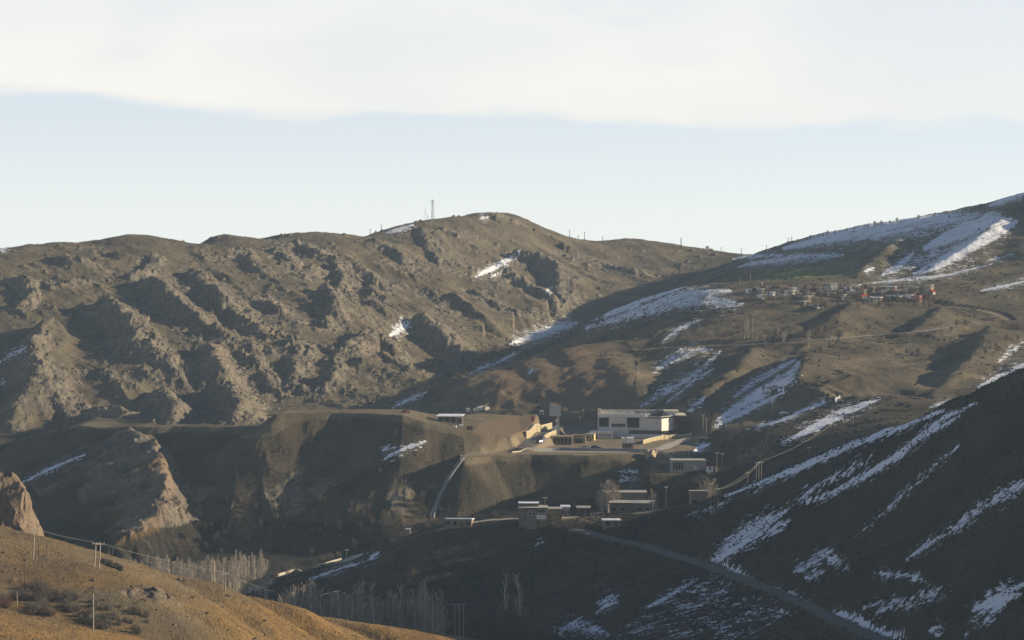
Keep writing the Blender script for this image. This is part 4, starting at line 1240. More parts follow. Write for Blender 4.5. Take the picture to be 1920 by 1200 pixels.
# -- the large stone building on the plateau
def museum():
    C = np.array(on_plane(1239.5, 822, ZB))
    zg = ZB
    t = thing('stone_hall', 'large pale stone hall with flat roof and dark glazing on the plateau', 'building', (C[0], C[1], zg))
    A = np.array([-26.6, 5.2]); Cc = np.array([0.0, 0.0]); Dd = np.array([6.7, 8.6])

    def seg(P, Q):
        d = (Q - P); L_ = np.linalg.norm(d); d = d / L_
        nrm = np.array([d[1], -d[0]])
        return d, nrm, L_

    def panel(name, P, Q, s0, s1, z0, z1, o0, o1, mat, parent=t):
        d, nrm, L_ = seg(P, Q)
        a = P + d * s0; b = P + d * s1
        poly = [tuple(a + nrm * o0), tuple(a + nrm * o1), tuple(b + nrm * o1), tuple(b + nrm * o0)]
        return MB().prism(poly, z0, z1).build(name, mat, parent)
    back = [tuple(A), tuple(Cc), tuple(Dd), (6.7, 26.0), (-26.6, 30.0)]
    inner = [(-26.3, 5.6), (-0.1, 0.5), (6.3, 8.8), (6.3, 25.8), (-26.4, 29.7)]
    MB().prism(inner, -3.0, 8.2).build('core', 'stone', t)
    L1 = seg(A, Cc)[2]
    k = L1 / 116.0                                             # metres along the facade per photo pixel

    def s(px): return (px - 1123.5) * k
    zp = lambda py: (822 - py) * 0.2305 + 0.0
    # facade, from the left
    panel('plinth', A, Cc, 0, L1, -3.0, zp(808), 0, 0.30, 'plinth')
    panel('glazing', A, Cc, s(1123.5), s(1142), zp(801.5), zp(783), -0.6, -0.1, 'glass')
    panel('wall', A, Cc, s(1142), s(1176), zp(808), zp(795.8 + 6.2), 0, 0.25, 'stone')
    panel('wall', A, Cc, s(1142), s(1176), zp(795.3), zp(783), 0, 0.25, 'stone')
    panel('wall', A, Cc, s(1142), s(1147), zp(802), zp(795.3), 0, 0.22, 'stone_pale')
    panel('wall', A, Cc, s(1173.2), s(1176), zp(802), zp(795.3), 0, 0.22, 'stone_pale')
    w = panel('window', A, Cc, s(1147), s(1173.2), zp(801.9), zp(795.4), -0.3, 0.02, 'glass')
    for i in range(1, 6):
        panel('mullion', A, Cc, s(1147 + i * 4.4) - 0.06, s(1147 + i * 4.4) + 0.06, zp(801.8), zp(795.5), 0.02, 0.10, 'steel', w)
    panel('plinth', A, Cc, s(1123.5), s(1180), zp(808), zp(801.6), 0, 0.22, 'plinth')
    g = panel('glazing', A, Cc, s(1176), s(1199), zp(802), zp(784), -0.2, 0.34, 'glass')
    for i in range(1, 5):
        panel('mullion', A, Cc, s(1176 + i * 4.6) - 0.05, s(1176 + i * 4.6) + 0.05, zp(802), zp(784), 0.34, 0.40, 'dark_roof', g)
    for i in range(4):
        panel('wall', A, Cc, s(1199 + i * 10.1) + (0.02 if i else 0), s(1209.1 + i * 10.1), zp(807), zp(784), 0, 0.26, 'stone')
    w = panel('window', A, Cc, s(1180), s(1239.5), zp(814.2), zp(807.2), -0.3, 0.34, 'glass')
    for i in range(1, 12):
        panel('mullion', A, Cc, s(1180 + i * 5.0) - 0.06, s(1180 + i * 5.0) + 0.06, zp(814), zp(807.3), 0.34, 0.41, 'steel', w)
    # sunlit end
    L2 = seg(Cc, Dd)[2]
    panel('plinth', Cc, Dd, 0, L2, -3.0, zp(815.5), 0, 0.30, 'cream')
    for i in range(3):
        panel('wall', Cc, Dd, L2 * i / 3 + (0.02 if i else 0), L2 * (i + 1) / 3, zp(808.3), zp(785), 0, 0.28, 'stone_pale')
    w = panel('window', Cc, Dd, 0.3, L2, zp(815.4), zp(808.4), -0.3, 0.16, 'glass')
    for i in range(1, 5):
        panel('mullion', Cc, Dd, L2 * i / 5 - 0.08, L2 * i / 5 + 0.08, zp(815.3), zp(808.5), 0.16, 0.30, 'red', w)
    # dark red stair block that stands forward
    MB().box(6.75, 10.9, 5.2, 24, -3.0, zp(781.5)).build('stair_block', 'dark_red', t)
    w = MB().box(8.1, 10.6, 5.08, 5.3, 0.6, 7.0).build('window', 'glass', t)
    for i in range(1, 4):
        MB().box(8.1, 10.6, 5.02, 5.1, 0.6 + i * 1.6 - 0.05, 0.6 + i * 1.6 + 0.05).build('mullion', 'dark_red', w)
    MB().box(6.6, 11.3, 5.0, 24.4, zp(781.5) + 0.01, zp(779.8)).build('stair_roof', 'cream', t)
    # roof slab, parapets and plant
    MB().prism(back, zp(784) - 0.1, zp(781.0)).build('roof', 'flat_roof', t)
    panel('parapet', A, Cc, -0.4, s(1212), zp(783), zp(776.5), -0.2, 0.75, 'stone_pale')
    zr = zp(781.0)
    d1, n1_, _ = seg(A, Cc)
    e0 = A + d1 * s(1210); e1 = A + d1 * s(1262)
    # the dark pitched roof light over the hall
    d2, n2_, _ = seg(Cc, Dd)
    ze = zp(784.6)
    f1 = Cc + (n1_ + n2_) * 0.45
    f2 = Cc + d2 * (L2 * 0.80) + n2_ * 0.5
    v = [(*(e0 + n1_ * 0.5), ze), (*f1, ze), (*f2, ze), (f2[0] - 3.0, f2[1] + 6.5, ze + 0.3), (*(e0 - n1_ * 9.0), ze + 0.3), (*(e0 - n1_ * 4.5 + d1 * 4.0), ze + 3.3), (f2[0] - 4.6, f2[1] - 0.5, ze + 3.1)]
    MB().add(v, [(0, 1, 6, 5), (1, 2, 6), (2, 3, 6), (3, 4, 5, 6), (4, 0, 5), (4, 3, 2, 1, 0)]).build('roof_light', 'dark_roof', t)
    MB().box(-27.0, -25.6, 8.0, 10.2, zr, zr + 2.9).build('roof_turret', 'cream', t)
    MB().box(-25.4, 5.5, 24.5, 25.2, zr, zr + 1.5).build('rear_parapet', 'cream', t)
    MB().box(2.2, 8.6, 15.5, 24.0, zr, zr + 1.6).build('plant_room', 'cream', t)
    MB().box(-25.2, -14.5, 12.0, 12.6, zr, zr + 1.2).build('screen_wall', 'stone_pale', t)
    MB().box(-26.2, -25.5, 10.3, 24.4, zr, zr + 1.3).build('side_parapet', 'stone_pale', t)
    for i in range(7):
        MB().box(-24 + i * 2.9, -22.6 + i * 2.9, 17 + (i % 2) * 2.2, 18.4 + (i % 2) * 2.2, zr, zr + 0.9 + 0.25 * (i % 3)).build('roof_unit', ['steel', 'white', 'grey'][i % 3], t)
    m = MB()
    for q in range(2):
        m.tube([(-12, 20.5 + q * 1.2, zr + 0.9), (2, 19.5 + q * 1.2, zr + 0.9)], 0.28, 6)
        for xx in (-11, -6, -1):
            m.box(xx - 0.1, xx + 0.1, 20.2 + q * 1.2 - (xx + 12) * 0.07, 20.4 + q * 1.2 - (xx + 12) * 0.07, zr, zr + 0.8)
    m.build('roof_duct', 'grey', t)


museum()
house('gate_house', 'small yellow rendered gate house beside the white porch', 1099, 1117, 813.5, 826.5, 'yellow', 'flat_roof', depth=6, wins=2, door=True, cat='building', rot=R(-8), frame='brown')


def porch():
    h = hit(1128, 823); x0, Y = h[0], h[1]; k = Y / F
    t = thing('porch_building', 'low white porch with thin flat roof and open columns', 'building', (x0, Y, h[2]), R(-6))
    w = 43 * k / 2
    MB().box(-w * 0.4, w, 2.2, 6.5, -0.5, 2.6).build('wall', 'cream', t)
    MB().box(-w, w + 0.3, -0.6, 7, 2.75, 3.25).build('roof', 'white', t)
    MB().box(-w - 0.2, -w * 0.2, -0.9, 2.0, 3.26, 3.45).build('roof_edge', 'white', t)
    for i in range(8):
        xx = -w * 0.25 + i * (w * 1.2 / 7)
        MB().box(xx - 0.16, xx + 0.16, -0.3, 0.02, -0.5, 2.74).build('column', 'white', t)
    for i in range(3):
        window(t, w * (-0.1 + 0.35 * i), 0.8, 1.1, 1.2, 2.2)


porch()


def pavilion():
    h = hit(1054, 834); k = h[1] / F
    t = thing('brown_pavilion', 'low brown pavilion with flat roof and dark openings under the striped pylon', 'building', (h[0], h[1], h[2]), R(-3))
    w = 38 * k / 2
    MB().box(-w, w, 1.2, 6.5, -0.5, 3.1).build('wall', 'brown', t)
    MB().box(-w - 0.2, w + 0.2, -0.2, 6.8, 3.11, 3.6).build('roof', 'tan', t)
    for i in range(6):
        xx = -w + 0.3 + i * (2 * w - 0.6) / 5
        MB().box(xx - 0.28, xx + 0.28, 0.0, 1.19, -0.5, 3.1).build('pier', 'mud', t)
    for i in range(5):
        xx = -w + 0.3 + (i + 0.5) * (2 * w - 0.6) / 5
        MB().box(xx - 0.5, xx + 0.5, 1.1, 1.25, 0.1, 2.5).build('window', 'glass', t)
    h2 = hit(1086, 832)
    t2 = thing('stone_annex', 'low tan annex between the brown pavilion and yellow gate house', 'building', (h2[0], h2[1] + 2.0, h2[2]), R(-3))
    w2 = 24 * k / 2
    MB().box(-w2, w2, 0, 5, -0.5, 3.3).build('wall', 'tan', t2)
    MB().box(-w2 - 0.1, w2 + 0.1, -0.3, 5.2, 3.31, 3.6).build('roof', 'mud', t2)
    MB().box(-w2 * 0.6, w2 * 0.6, -0.06, 0.1, 0.2, 2.0).build('window', 'glass', t2)


pavilion()


def kiosk():
    h = hit(1178, 843); k = h[1] / F
    t = thing('ticket_kiosk', 'small brown kiosk with cream and white fascia boards at the car park', 'kiosk', (h[0], h[1], h[2]), R(4))
    w = 22 * k / 2
    MB().box(-w * 0.85, w * 0.9, 0.2, 4.2, -0.3, 2.6).build('wall', 'brown', t)
    MB().box(-w, -w * 0.15, -0.15, 4.6, 2.61, 4.6).build('fascia', 'cream', t)
    MB().box(-w * 0.14, w, -0.12, 4.6, 2.61, 4.8).build('fascia', 'white', t)
    for i in range(2):
        MB().box(-w * 0.6 + i * w * 0.7, -w * 0.15 + i * w * 0.7, 0.12, 0.3, 0.9, 2.2).build('window', 'glass', t)
    MB().box(w * 0.5, w * 0.8, 0.13, 0.3, 0.0, 2.1).build('door', 'pink', t)


kiosk()


def pylon():
    h = hit(1045, 818); Y = h[1] + 6; k = Y / F
    x = pt(1045, 800, Y)[0]; z0 = ground(x, Y)
    t = thing('striped_pylon', 'slim white pylon with a red band above the brown pavilion', 'tower', (x, Y, z0))
    H = pt(1045, 786, Y)[2] - z0
    w = 3.4 * k
    MB().box(-w, w, -w * 0.7, w * 0.7, -0.5, H * 0.62).build('shaft', 'white', t)
    MB().box(-w * 1.03, w * 1.03, -w * 0.73, w * 0.73, H * 0.621, H * 0.80).build('red_band', 'red', t)
    MB().box(-w, w, -w * 0.7, w * 0.7, H * 0.801, H).build('shaft_head', 'white', t)
    MB().box(-w * 1.4, w * 1.8, -0.15, 0.15, H + 0.01, H + 0.3).build('lamp_bar', 'red', t)


pylon()


def billboard():
    Y = 1135; k = Y / F
    x = pt(1041, 780, Y)[0]; z0 = ground(pt(1046, 780, Y)[0], Y)
    t = thing('hoarding', 'tall grey hoarding with a sagging top edge on one post', 'billboard', (x, Y, z0), R(8))
    zt = pt(1041, 757, Y)[2] - z0; zb = pt(1041, 780, Y)[2] - z0
    w = 21 * k / 2
    v = []; f = []
    n = 10
    for i in range(n + 1):
        xx = -w + 2 * w * i / n; sag = 0.75 * (1 - (2 * i / n - 1) ** 2) + 0.35 * i / n
        for yy in (-0.12, 0.12):
            v += [(xx, yy, zb), (xx, yy, zt - sag)]
    for i in range(n):
        a = i * 4; b = a + 4
        f += [(a, b, b + 1, a + 1), (a + 2, a + 3, b + 3, b + 2), (a + 1, b + 1, b + 3, a + 3), (a, a + 2, b + 2, b)]
    f += [(0, 1, 3, 2), (n * 4, n * 4 + 2, n * 4 + 3, n * 4 + 1)]
    MB().add(v, f).build('panel', 'board', t)
    MB().box(w * 0.35, w * 0.75, 0.13, 0.6, -1, zt - 1.2).build('post', 'steel', t)
    MB().box(-w, w, 0.13, 0.3, zb + 0.4, zb + 0.65).build('rail', 'steel', t)
    MB().box(-w * 0.99, w * 0.35, 0.13, 0.3, zt - 1.7, zt - 1.45).build('rail', 'steel', t)


billboard()


def shelter():
    h = hit(843, 793, ymin=1040); Y = h[1]; k = Y / F
    t = thing('open_shelter', 'open shelter with flat white metal roof on thin posts on the terrace', 'shelter', (h[0], Y, h[2]), R(-4))
    w = 51 * k / 2
    z = pt(843, 780.5, Y)[2] - h[2]
    MB().prism([(-w, -1.5), (w * 0.98, -1.5), (w * 1.02, 7.5), (-w * 0.92, 7.5)], [z, z, z + 0.4, z + 0.4], [z + 0.16, z + 0.16, z + 0.56, z + 0.56]).build('roof', 'snow_roof', t)
    for xx in (-0.95, -0.45, 0.05, 0.5, 0.93):
        MB().box(w * xx - 0.09, w * xx + 0.09, -1.0, -0.82, -1.5, z - 0.01).build('post', 'steel', t)
        MB().box(w * xx - 0.09, w * xx + 0.09, 6.8, 6.98, -1.5, z + 0.3).build('post', 'steel', t)
    MB().box(-w * 0.93, w * 0.5, 6.0, 6.2, -1.5, z * 0.75).build('back_wall', 'brown', t)
    MB().box(w * 0.55, w * 0.9, 2.5, 5.5, -1.5, z * 0.7).build('store_box', 'brown', t)


shelter()


def wall_run(name, label, pxs, height, thick, mat, cap=None, cat='wall', posts=0, postmat=None, lift=0.0, dist=(300, 2600)):
    p = np.array([hit(q[0], q[1], ymin=dist[0], ymax=dist[1]) if len(q) == 2 else np.array(pt(*q)) for q in pxs])
    p = catmull(p, 4)
    for q in p:
        q[2] = ground(q[0], q[1]) + lift
    o = p[0].copy()
    t = thing(name, label, cat, tuple(o))
    v = []; f = []
    vc = []
    for i in range(len(p)):
        d = p[min(i + 1, len(p) - 1)] - p[max(i - 1, 0)]
        s = np.array([d[1], -d[0], 0]); s /= np.linalg.norm(s) + 1e-9
        for k in (-0.5, 0.5):
            q = p[i] - o + s * thick * k
            v += [(q[0], q[1], q[2] - 0.8), (q[0], q[1], q[2] + height)]
            q = p[i] - o + s * (thick + 0.12) * k
            vc += [(q[0], q[1], q[2] + height + 0.01), (q[0], q[1], q[2] + height + 0.16)]
        if i:
            a = (i - 1) * 4; b = a + 4
            f += [(a, a + 1, b + 1, b), (a + 2, b + 2, b + 3, a + 3), (a + 1, a + 3, b + 3, b + 1), (a, b, b + 2, a + 2)]
    n = (len(p) - 1) * 4
    f += [(0, 2, 3, 1), (n, n + 1, n + 3, n + 2)]
    MB().add(v, f).build('wall_body', mat, t)
    if cap:
        MB().add(vc, f).build('coping', cap, t)
    if posts:
        L_ = np.concatenate([[0], np.cumsum(np.linalg.norm(np.diff(p[:, :2], axis=0), axis=1))])
        for s_ in np.linspace(0.2, L_[-1] - 0.2, posts):
            q = np.array([np.interp(s_, L_, p[:, j]) for j in range(3)]) - o
            MB().box(q[0] - 0.22, q[0] + 0.22, q[1] - 0.22, q[1] + 0.22, q[2] - 0.8, q[2] + height + 0.4).build('post', postmat or mat, t)
    return t


wall_run('retaining_wall', 'curved yellow stone retaining wall along the inner side of the access road', [(986, 822), (997, 815), (1012, 809), (1034, 804)], 2.6, 0.6, 'yellow_stone', 'cream')
wall_run('retaining_wall', 'short yellow stone wall rising on the outer side of the access road', [(1020, 826), (1030, 819), (1042, 814)], 1.6, 0.5, 'yellow_stone', 'cream')
wall_run('boundary_wall', 'long low dark wall between the car park and the plateau edge', [(998, 842), (1050, 845), (1110, 846.5), (1170, 847), (1215, 848)], 1.3, 0.4, 'grey', None)
wall_run('fence_wall', 'yellowish ramp wall topped with posts below the stone hall', [(1205, 833), (1222, 828), (1245, 824), (1270, 822), (1297, 818)], 1.5, 0.4, 'yellow_stone', 'cream', posts=13, postmat='concrete')
wall_run('block_wall', 'square end of a tan retaining wall at the plateau corner', [(1212, 856), (1220, 854), (1228, 851)], 3.4, 1.6, 'tan', None, lift=-1.6)
wall_run('kerb_wall', 'bright white low wall at the foot of the cut bank', [(960, 848.5), (978, 845.5), (997, 842)], 0.5, 0.4, 'cream', None)
wall_run('ramp_wall', 'low dotted wall on the bend under the ramp', [(1236, 850), (1250, 855), (1262, 859)], 0.9, 0.4, 'concrete', None, posts=5)
wall_run('pale_wall', 'thin white wall climbing the slope behind the terrace', [(888, 769), (902, 764), (916, 758)], 0.7, 0.4, 'cream', None, dist=(1180, 1500))
wall_run('roadside_wall', 'pale stone wall along the outer edge of the valley road', [(520, 1081), (560, 1068), (600, 1057), (640, 1048)], 0.7, 0.4, 'concrete', 'cream', dist=(840, 960))

t, _ = house('pump_house', 'plain concrete block building with four slit windows on the lower pad', 1257, 1322, 863, 885, 'concrete', 'flat_roof', depth=9, wins=0, door=False, cat='building', over=0.1)
for i in range(4):
    MB().box(-5.6 + i * 0.95, -5.0 + i * 0.95, -4.56, -4.4, 0.9, 3.6).build('window', 'glass', t)
MB().box(2.3, 3.0, -4.9, -4.45, -0.4, 2.1).build('door', 'cream', t)
house('sentry_booth', 'small white booth with a bright red roof at the right end of the lower pad', 1325, 1343, 873, 886, 'white', 'red', 'shed', depth=3.2, wins=1, door=True, cat='booth', rot=R(6))
house('site_hut', 'tiny white hut on the skyline of the mound beside the hoarding', 1013, 1019, 770, 778, 'white', 'white', 'flat', depth=1.6, wins=0, door=True, cat='hut', minh=1.6)

# loose things on the terraces
def crate(name, label, cat, px, py, w, d, h, mat, rot=0.0, ymin=300, group=None, Y=None, lid=None):
    q = hit(px, py, ymin=ymin) if Y is None else np.array([pt(px, py, Y)[0], Y, 0])
    z = ground(q[0], q[1])
    t = thing(name, label, cat, (q[0], q[1], z), rot, group)
    MB().box(-w / 2, w / 2, -d / 2, d / 2, -0.3, h).build('body', mat, t)
    MB().box(-w / 2 - 0.06, w / 2 + 0.06, -d / 2 - 0.06, d / 2 + 0.06, h + 0.003, h + 0.12).build('lid', lid or mat, t)
    for s in (-0.25, 0.25):
        MB().box(w * s - 0.05, w * s + 0.05, -d / 2 - 0.05, -d / 2 + 0.02, 0, h).build('rib', mat, t)
    return t


crate('site_container', 'rust red container on the bare edge right of the open shelter', 'container', 881, 806, 1.9, 1.6, 1.5, 'dark_red', R(20))
crate('site_container', 'orange red tank cabin near the skyline left of the white hut', 'container', 999, 773, 1.5, 1.5, 2.0, 'orange', Y=1145)
crate('stone_pallet', 'white stone pallet in the yard in front of the shelter', 'pallet', 864, 799, 1.6, 1.2, 0.7, 'white', R(15))
crate('stone_pallet', 'pale blue pallet beside the shelter posts', 'pallet', 853, 801, 1.1, 1.0, 0.5, 'snow_roof', R(-10))
for i, (px, py, w, lab) in enumerate([(877, 771, 1.6, 'leftmost white trailer in the yard behind the terrace'), (894, 771, 2.0, 'cream trailer left of the pale wall foot behind the terrace'), (901, 768.5, 3.0, 'longest white trailer in the yard behind the terrace'), (912, 768, 2.2, 'rightmost white trailer in the yard behind the terrace')]):
    crate('yard_trailer', lab, 'trailer', px, py, w, 2.0, 1.3, 'white' if i % 2 == 0 else 'cream', R(10 * i), ymin=1180, group='trailers behind the terrace')


def car(label, px, py, mat, rot, L_=4.3, group='parked cars', ymin=300, Y=None):
    q = hit(px, py, ymin=ymin)
    t = thing('parked_car', label, 'car', (q[0], q[1], ground(q[0], q[1]) + 0.06), rot, group)
    hw = 0.85
    prof = [(-L_ / 2, 0.35), (-L_ / 2, 0.75), (-L_ * 0.42, 0.92), (L_ * 0.18, 0.95), (L_ * 0.46, 0.82), (L_ / 2, 0.62), (L_ / 2, 0.35)]
    v = [(x, s, z) for s in (-hw, hw) for x, z in prof]
    n = len(prof)
    f = [tuple(range(n)), tuple(range(2 * n - 1, n - 1, -1))] + [(i, i + n, (i + 1) % n + n, (i + 1) % n) for i in range(n)]
    MB().add(v, f).build('body', mat, t)
    cab = [(-L_ * 0.40, 0.94), (-L_ * 0.30, 1.38), (L_ * 0.02, 1.42), (L_ * 0.20, 0.96)]
    v = [(x, s * (0.8 if z < 1 else 0.66), z) for s in (-1, 1) for x, z in cab]
    f = [(0, 1, 2, 3), (7, 6, 5, 4), (1, 5, 6, 2), (0, 4, 5, 1), (2, 6, 7, 3)]
    cb = MB().add(v, f).build('cabin', 'glass', t)
    MB().box(-L_ * 0.31, L_ * 0.03, -0.64, 0.64, 1.40, 1.46).build('roof_panel', mat, cb)
    for sx in (-0.30, 0.30):
        for sy in (-1, 1):
            w = MB().tube([(L_ * sx, sy * 0.72, 0.31), (L_ * sx, sy * 0.88, 0.31)], 0.31, 12).build('wheel', 'tyre', t)
            MB().tube([(L_ * sx, sy * 0.881, 0.31), (L_ * sx, sy * 0.90, 0.31)], 0.18, 10).build('rim', 'steel', w)
    for sy in (-0.6, 0.6):
        MB().box(L_ / 2 - 0.04, L_ / 2 + 0.02, sy - 0.15, sy + 0.15, 0.6, 0.74).build('headlight', 'lamp_glass', t)
        MB().box(-L_ / 2 - 0.02, -L_ / 2 + 0.04, sy - 0.15, sy + 0.15, 0.65, 0.8).build('tail_light', 'red', t)
    return t


car('silver car parked in front of the long low wall', 1098, 842.5, 'car_silver', R(4))
car('dark blue car parked behind the silver one near the low wall', 1117, 842, 'car_blue', R(-3), 4.6)
car('dark grey car on the access road below the yellow wall, nearer one', 1013, 832, 'car_grey', R(50))
car('dark grey car on the access road below the yellow wall, farther one', 1019, 826, 'car_grey', R(55))
car('dark red truck low on the terrace left of the shelter', 761, 775, 'red', R(2), 3.4, ymin=1060)
car('white car on the hillside track above the right slope', 1470, 777, 'car_white', R(30), 4.0, ymin=1000)

# the drain down the plateau face
def chute():
    pxs = [(868, 861), (860, 871), (849, 886), (836, 908), (824, 932), (815, 955), (810, 970)]
    p = catmull(np.array([hit(a, b, ymin=960) for a, b in pxs]), 6)
    z = p[:, 2].copy()
    for _ in range(12):
        z[1:-1] = (z[:-2] + z[2:] + 2 * z[1:-1]) / 4
    p[:, 2] = np.maximum(z, np.array([ground(a, b) for a, b in p[:, :2]])) + 0.1
    o = p[0].copy()
    t = thing('drain_chute', 'pale concrete drain chute running down the dark plateau face', 'drain', tuple(o))
    prof = [(-1.25, 0.55), (-1.0, 0.55), (-0.8, 0.1), (0.8, 0.1), (1.0, 0.55), (1.25, 0.55), (1.3, -0.8), (-1.3, -0.8)]
    v = []; f = []; n = len(prof)
    for i in range(len(p)):
        d = p[min(i + 1, len(p) - 1)] - p[max(i - 1, 0)]
        s = np.array([d[1], -d[0], 0]); s /= np.linalg.norm(s) + 1e-9
        for a, b in prof:
            q = p[i] - o + s * a * 0.6
            v.append((q[0], q[1], q[2] + b))
        if i:
            f += [((i - 1) * n + k, i * n + k, i * n + (k + 1) % n, (i - 1) * n + (k + 1) % n) for k in range(n)]
    f += [tuple(range(n)), tuple(range(len(p) * n - 1, (len(p) - 1) * n - 1, -1))]
    MB().add(v, f).build('channel', 'grey', t)
    m = MB()
    for i in range(2, len(p) - 2, 3):
        q = p[i] - o
        m.box(q[0] - 0.75, q[0] + 0.75, q[1] - 0.12, q[1] + 0.12, q[2], q[2] + 0.28)
    m.build('baffle', 'concrete', t)


chute()
# ------------------------------------------------------------------ hamlet on the spur
def hamlet():
    # the stepped two-storey house
    Y = hit(997, 975, ymin=820)[1] - 6
    x = pt(997, 960, Y)[0]; z0 = pt(997, 996, Y)[2]; k = Y / F
    t = thing('stepped_house', 'stepped two storey brick house with red roof edge at the spur end', 'house', (x, Y, z0))
    X = lambda px: (px - 997) * k
    Zz = lambda py: (996 - py) * k
    MB().box(X(987), X(1006), 0, 8, -2, Zz(953.5)).build('wall', 'brick', t)
    MB().box(X(973), X(987) - 0.01, 1.5, 9, -1, Zz(951)).build('wall', 'mud', t)
    MB().box(X(1006) + 0.01, X(1026), 1.0, 8.5, -2, Zz(964)).build('wall', 'mud', t)
    MB().box(X(1006) + 0.3, X(1026), 1.4, 8.5, Zz(964) + 0.01, Zz(953.5)).build('wall', 'grey', t)
    w = MB().box(X(1008), X(1025), 1.25, 1.5, Zz(963), Zz(955.3)).build('window', 'white', t)
    for i in range(5):
        a = X(1008.4 + i * 3.3); MB().box(a, a + 0.46, 1.2, 1.4, Zz(962.4), Zz(955.9)).build('pane', 'glass', w)
    MB().box(X(1005), X(1023), 0.7, 0.99, Zz(974), Zz(966)).build('balcony', 'white', t)
    MB().box(X(1008), X(1012), 0.9, 1.1, Zz(986), Zz(977)).build('door', 'wood', t)
    r = MB().box(X(972), X(1028), -0.35, 9.4, Zz(953.4), Zz(951.8)).build('roof', 'flat_roof', t)
    MB().box(X(985), X(1027.5), -0.40, -0.30, Zz(954.2), Zz(951.9)).build('roof_edge', 'dark_red', r)
    MB().box(X(973), X(1010), 4.5, 9, Zz(951.7), Zz(946.5)).build('upper_store', 'brown', t)
    MB().box(X(972), X(1011), 4.2, 9.3, Zz(946.4), Zz(945.2)).build('upper_roof', 'snow_roof', t)
    window(t, X(993), Zz(966), 1.0, 1.1, 0.0)
    window(t, X(1001), Zz(966), 1.0, 1.1, 0.0)
    window(t, X(980), Zz(962), 0.9, 1.0, 1.5)
    house('side_house', 'long low pale house joined to the right of the stepped house', 1026, 1053, 953.5, 967, 'mud', 'flat_roof', depth=6, wins=3, Y=Y + 5, frame='brown')
    house('snow_roof_house', 'small house with snowy flat roof behind the dark conifer', 1052, 1068, 950, 963, 'grey', 'snow_roof', depth=6, wins=2, Y=Y + 14, frame='brown')
    house('red_wall_house', 'low house with dark red wall and blue door right of the conifer', 1082, 1106, 951.5, 964, 'dark_red', 'flat_roof', depth=6, wins=3, Y=Y + 13, doormat='blue', frame='brown')
    house('brick_barrack', 'long tan brick building with a row of windows behind the flat roofed barn', 1130, 1211, 923, 945, 'brick', 'flat_roof', depth=8, wins=8, door=True, Y=906, cat='building', over=0.3, frame='brown')
    t5, _ = house('brick_barn', 'dark brick barn with broad pale flat roof and red edge', 1143, 1226, 942.5, 965, 'brick_dark', 'flat_roof', depth=9, wins=4, door=True, Y=884, rot=R(-5), cat='barn', over=0.5, frame='brown', winh=0.8)
    MB().box(-6.8, 0.5, -5.08, -5.02, 3.0, 3.35).build('roof_edge', 'dark_red', t5)
    house('snow_hut', 'low stone hut with snow on its roof on the slope above the road', 1129, 1163, 975, 990, 'mud', 'snow_roof', depth=5, wins=1, rot=R(4), frame='brown')
    house('roadside_shed', 'long grey shed with bright white roof left of the hamlet', 835, 888, 972, 990, 'mud', 'snow_roof', 'shed', depth=6, wins=3, rot=R(-6), frame='brown')
    house('corner_barn', 'plain brick barn at the right edge of the hamlet', 1293, 1325, 920, 940, 'brick', 'flat_roof', 'shed', depth=8, wins=1, Y=884, frame='brown')
    house('marker_hut', 'tiny white block beside the valley road', 762, 768, 991, 999, 'white', 'white', depth=1.2, wins=0, door=True, doormat='red', cat='hut', minh=0.8)


hamlet()

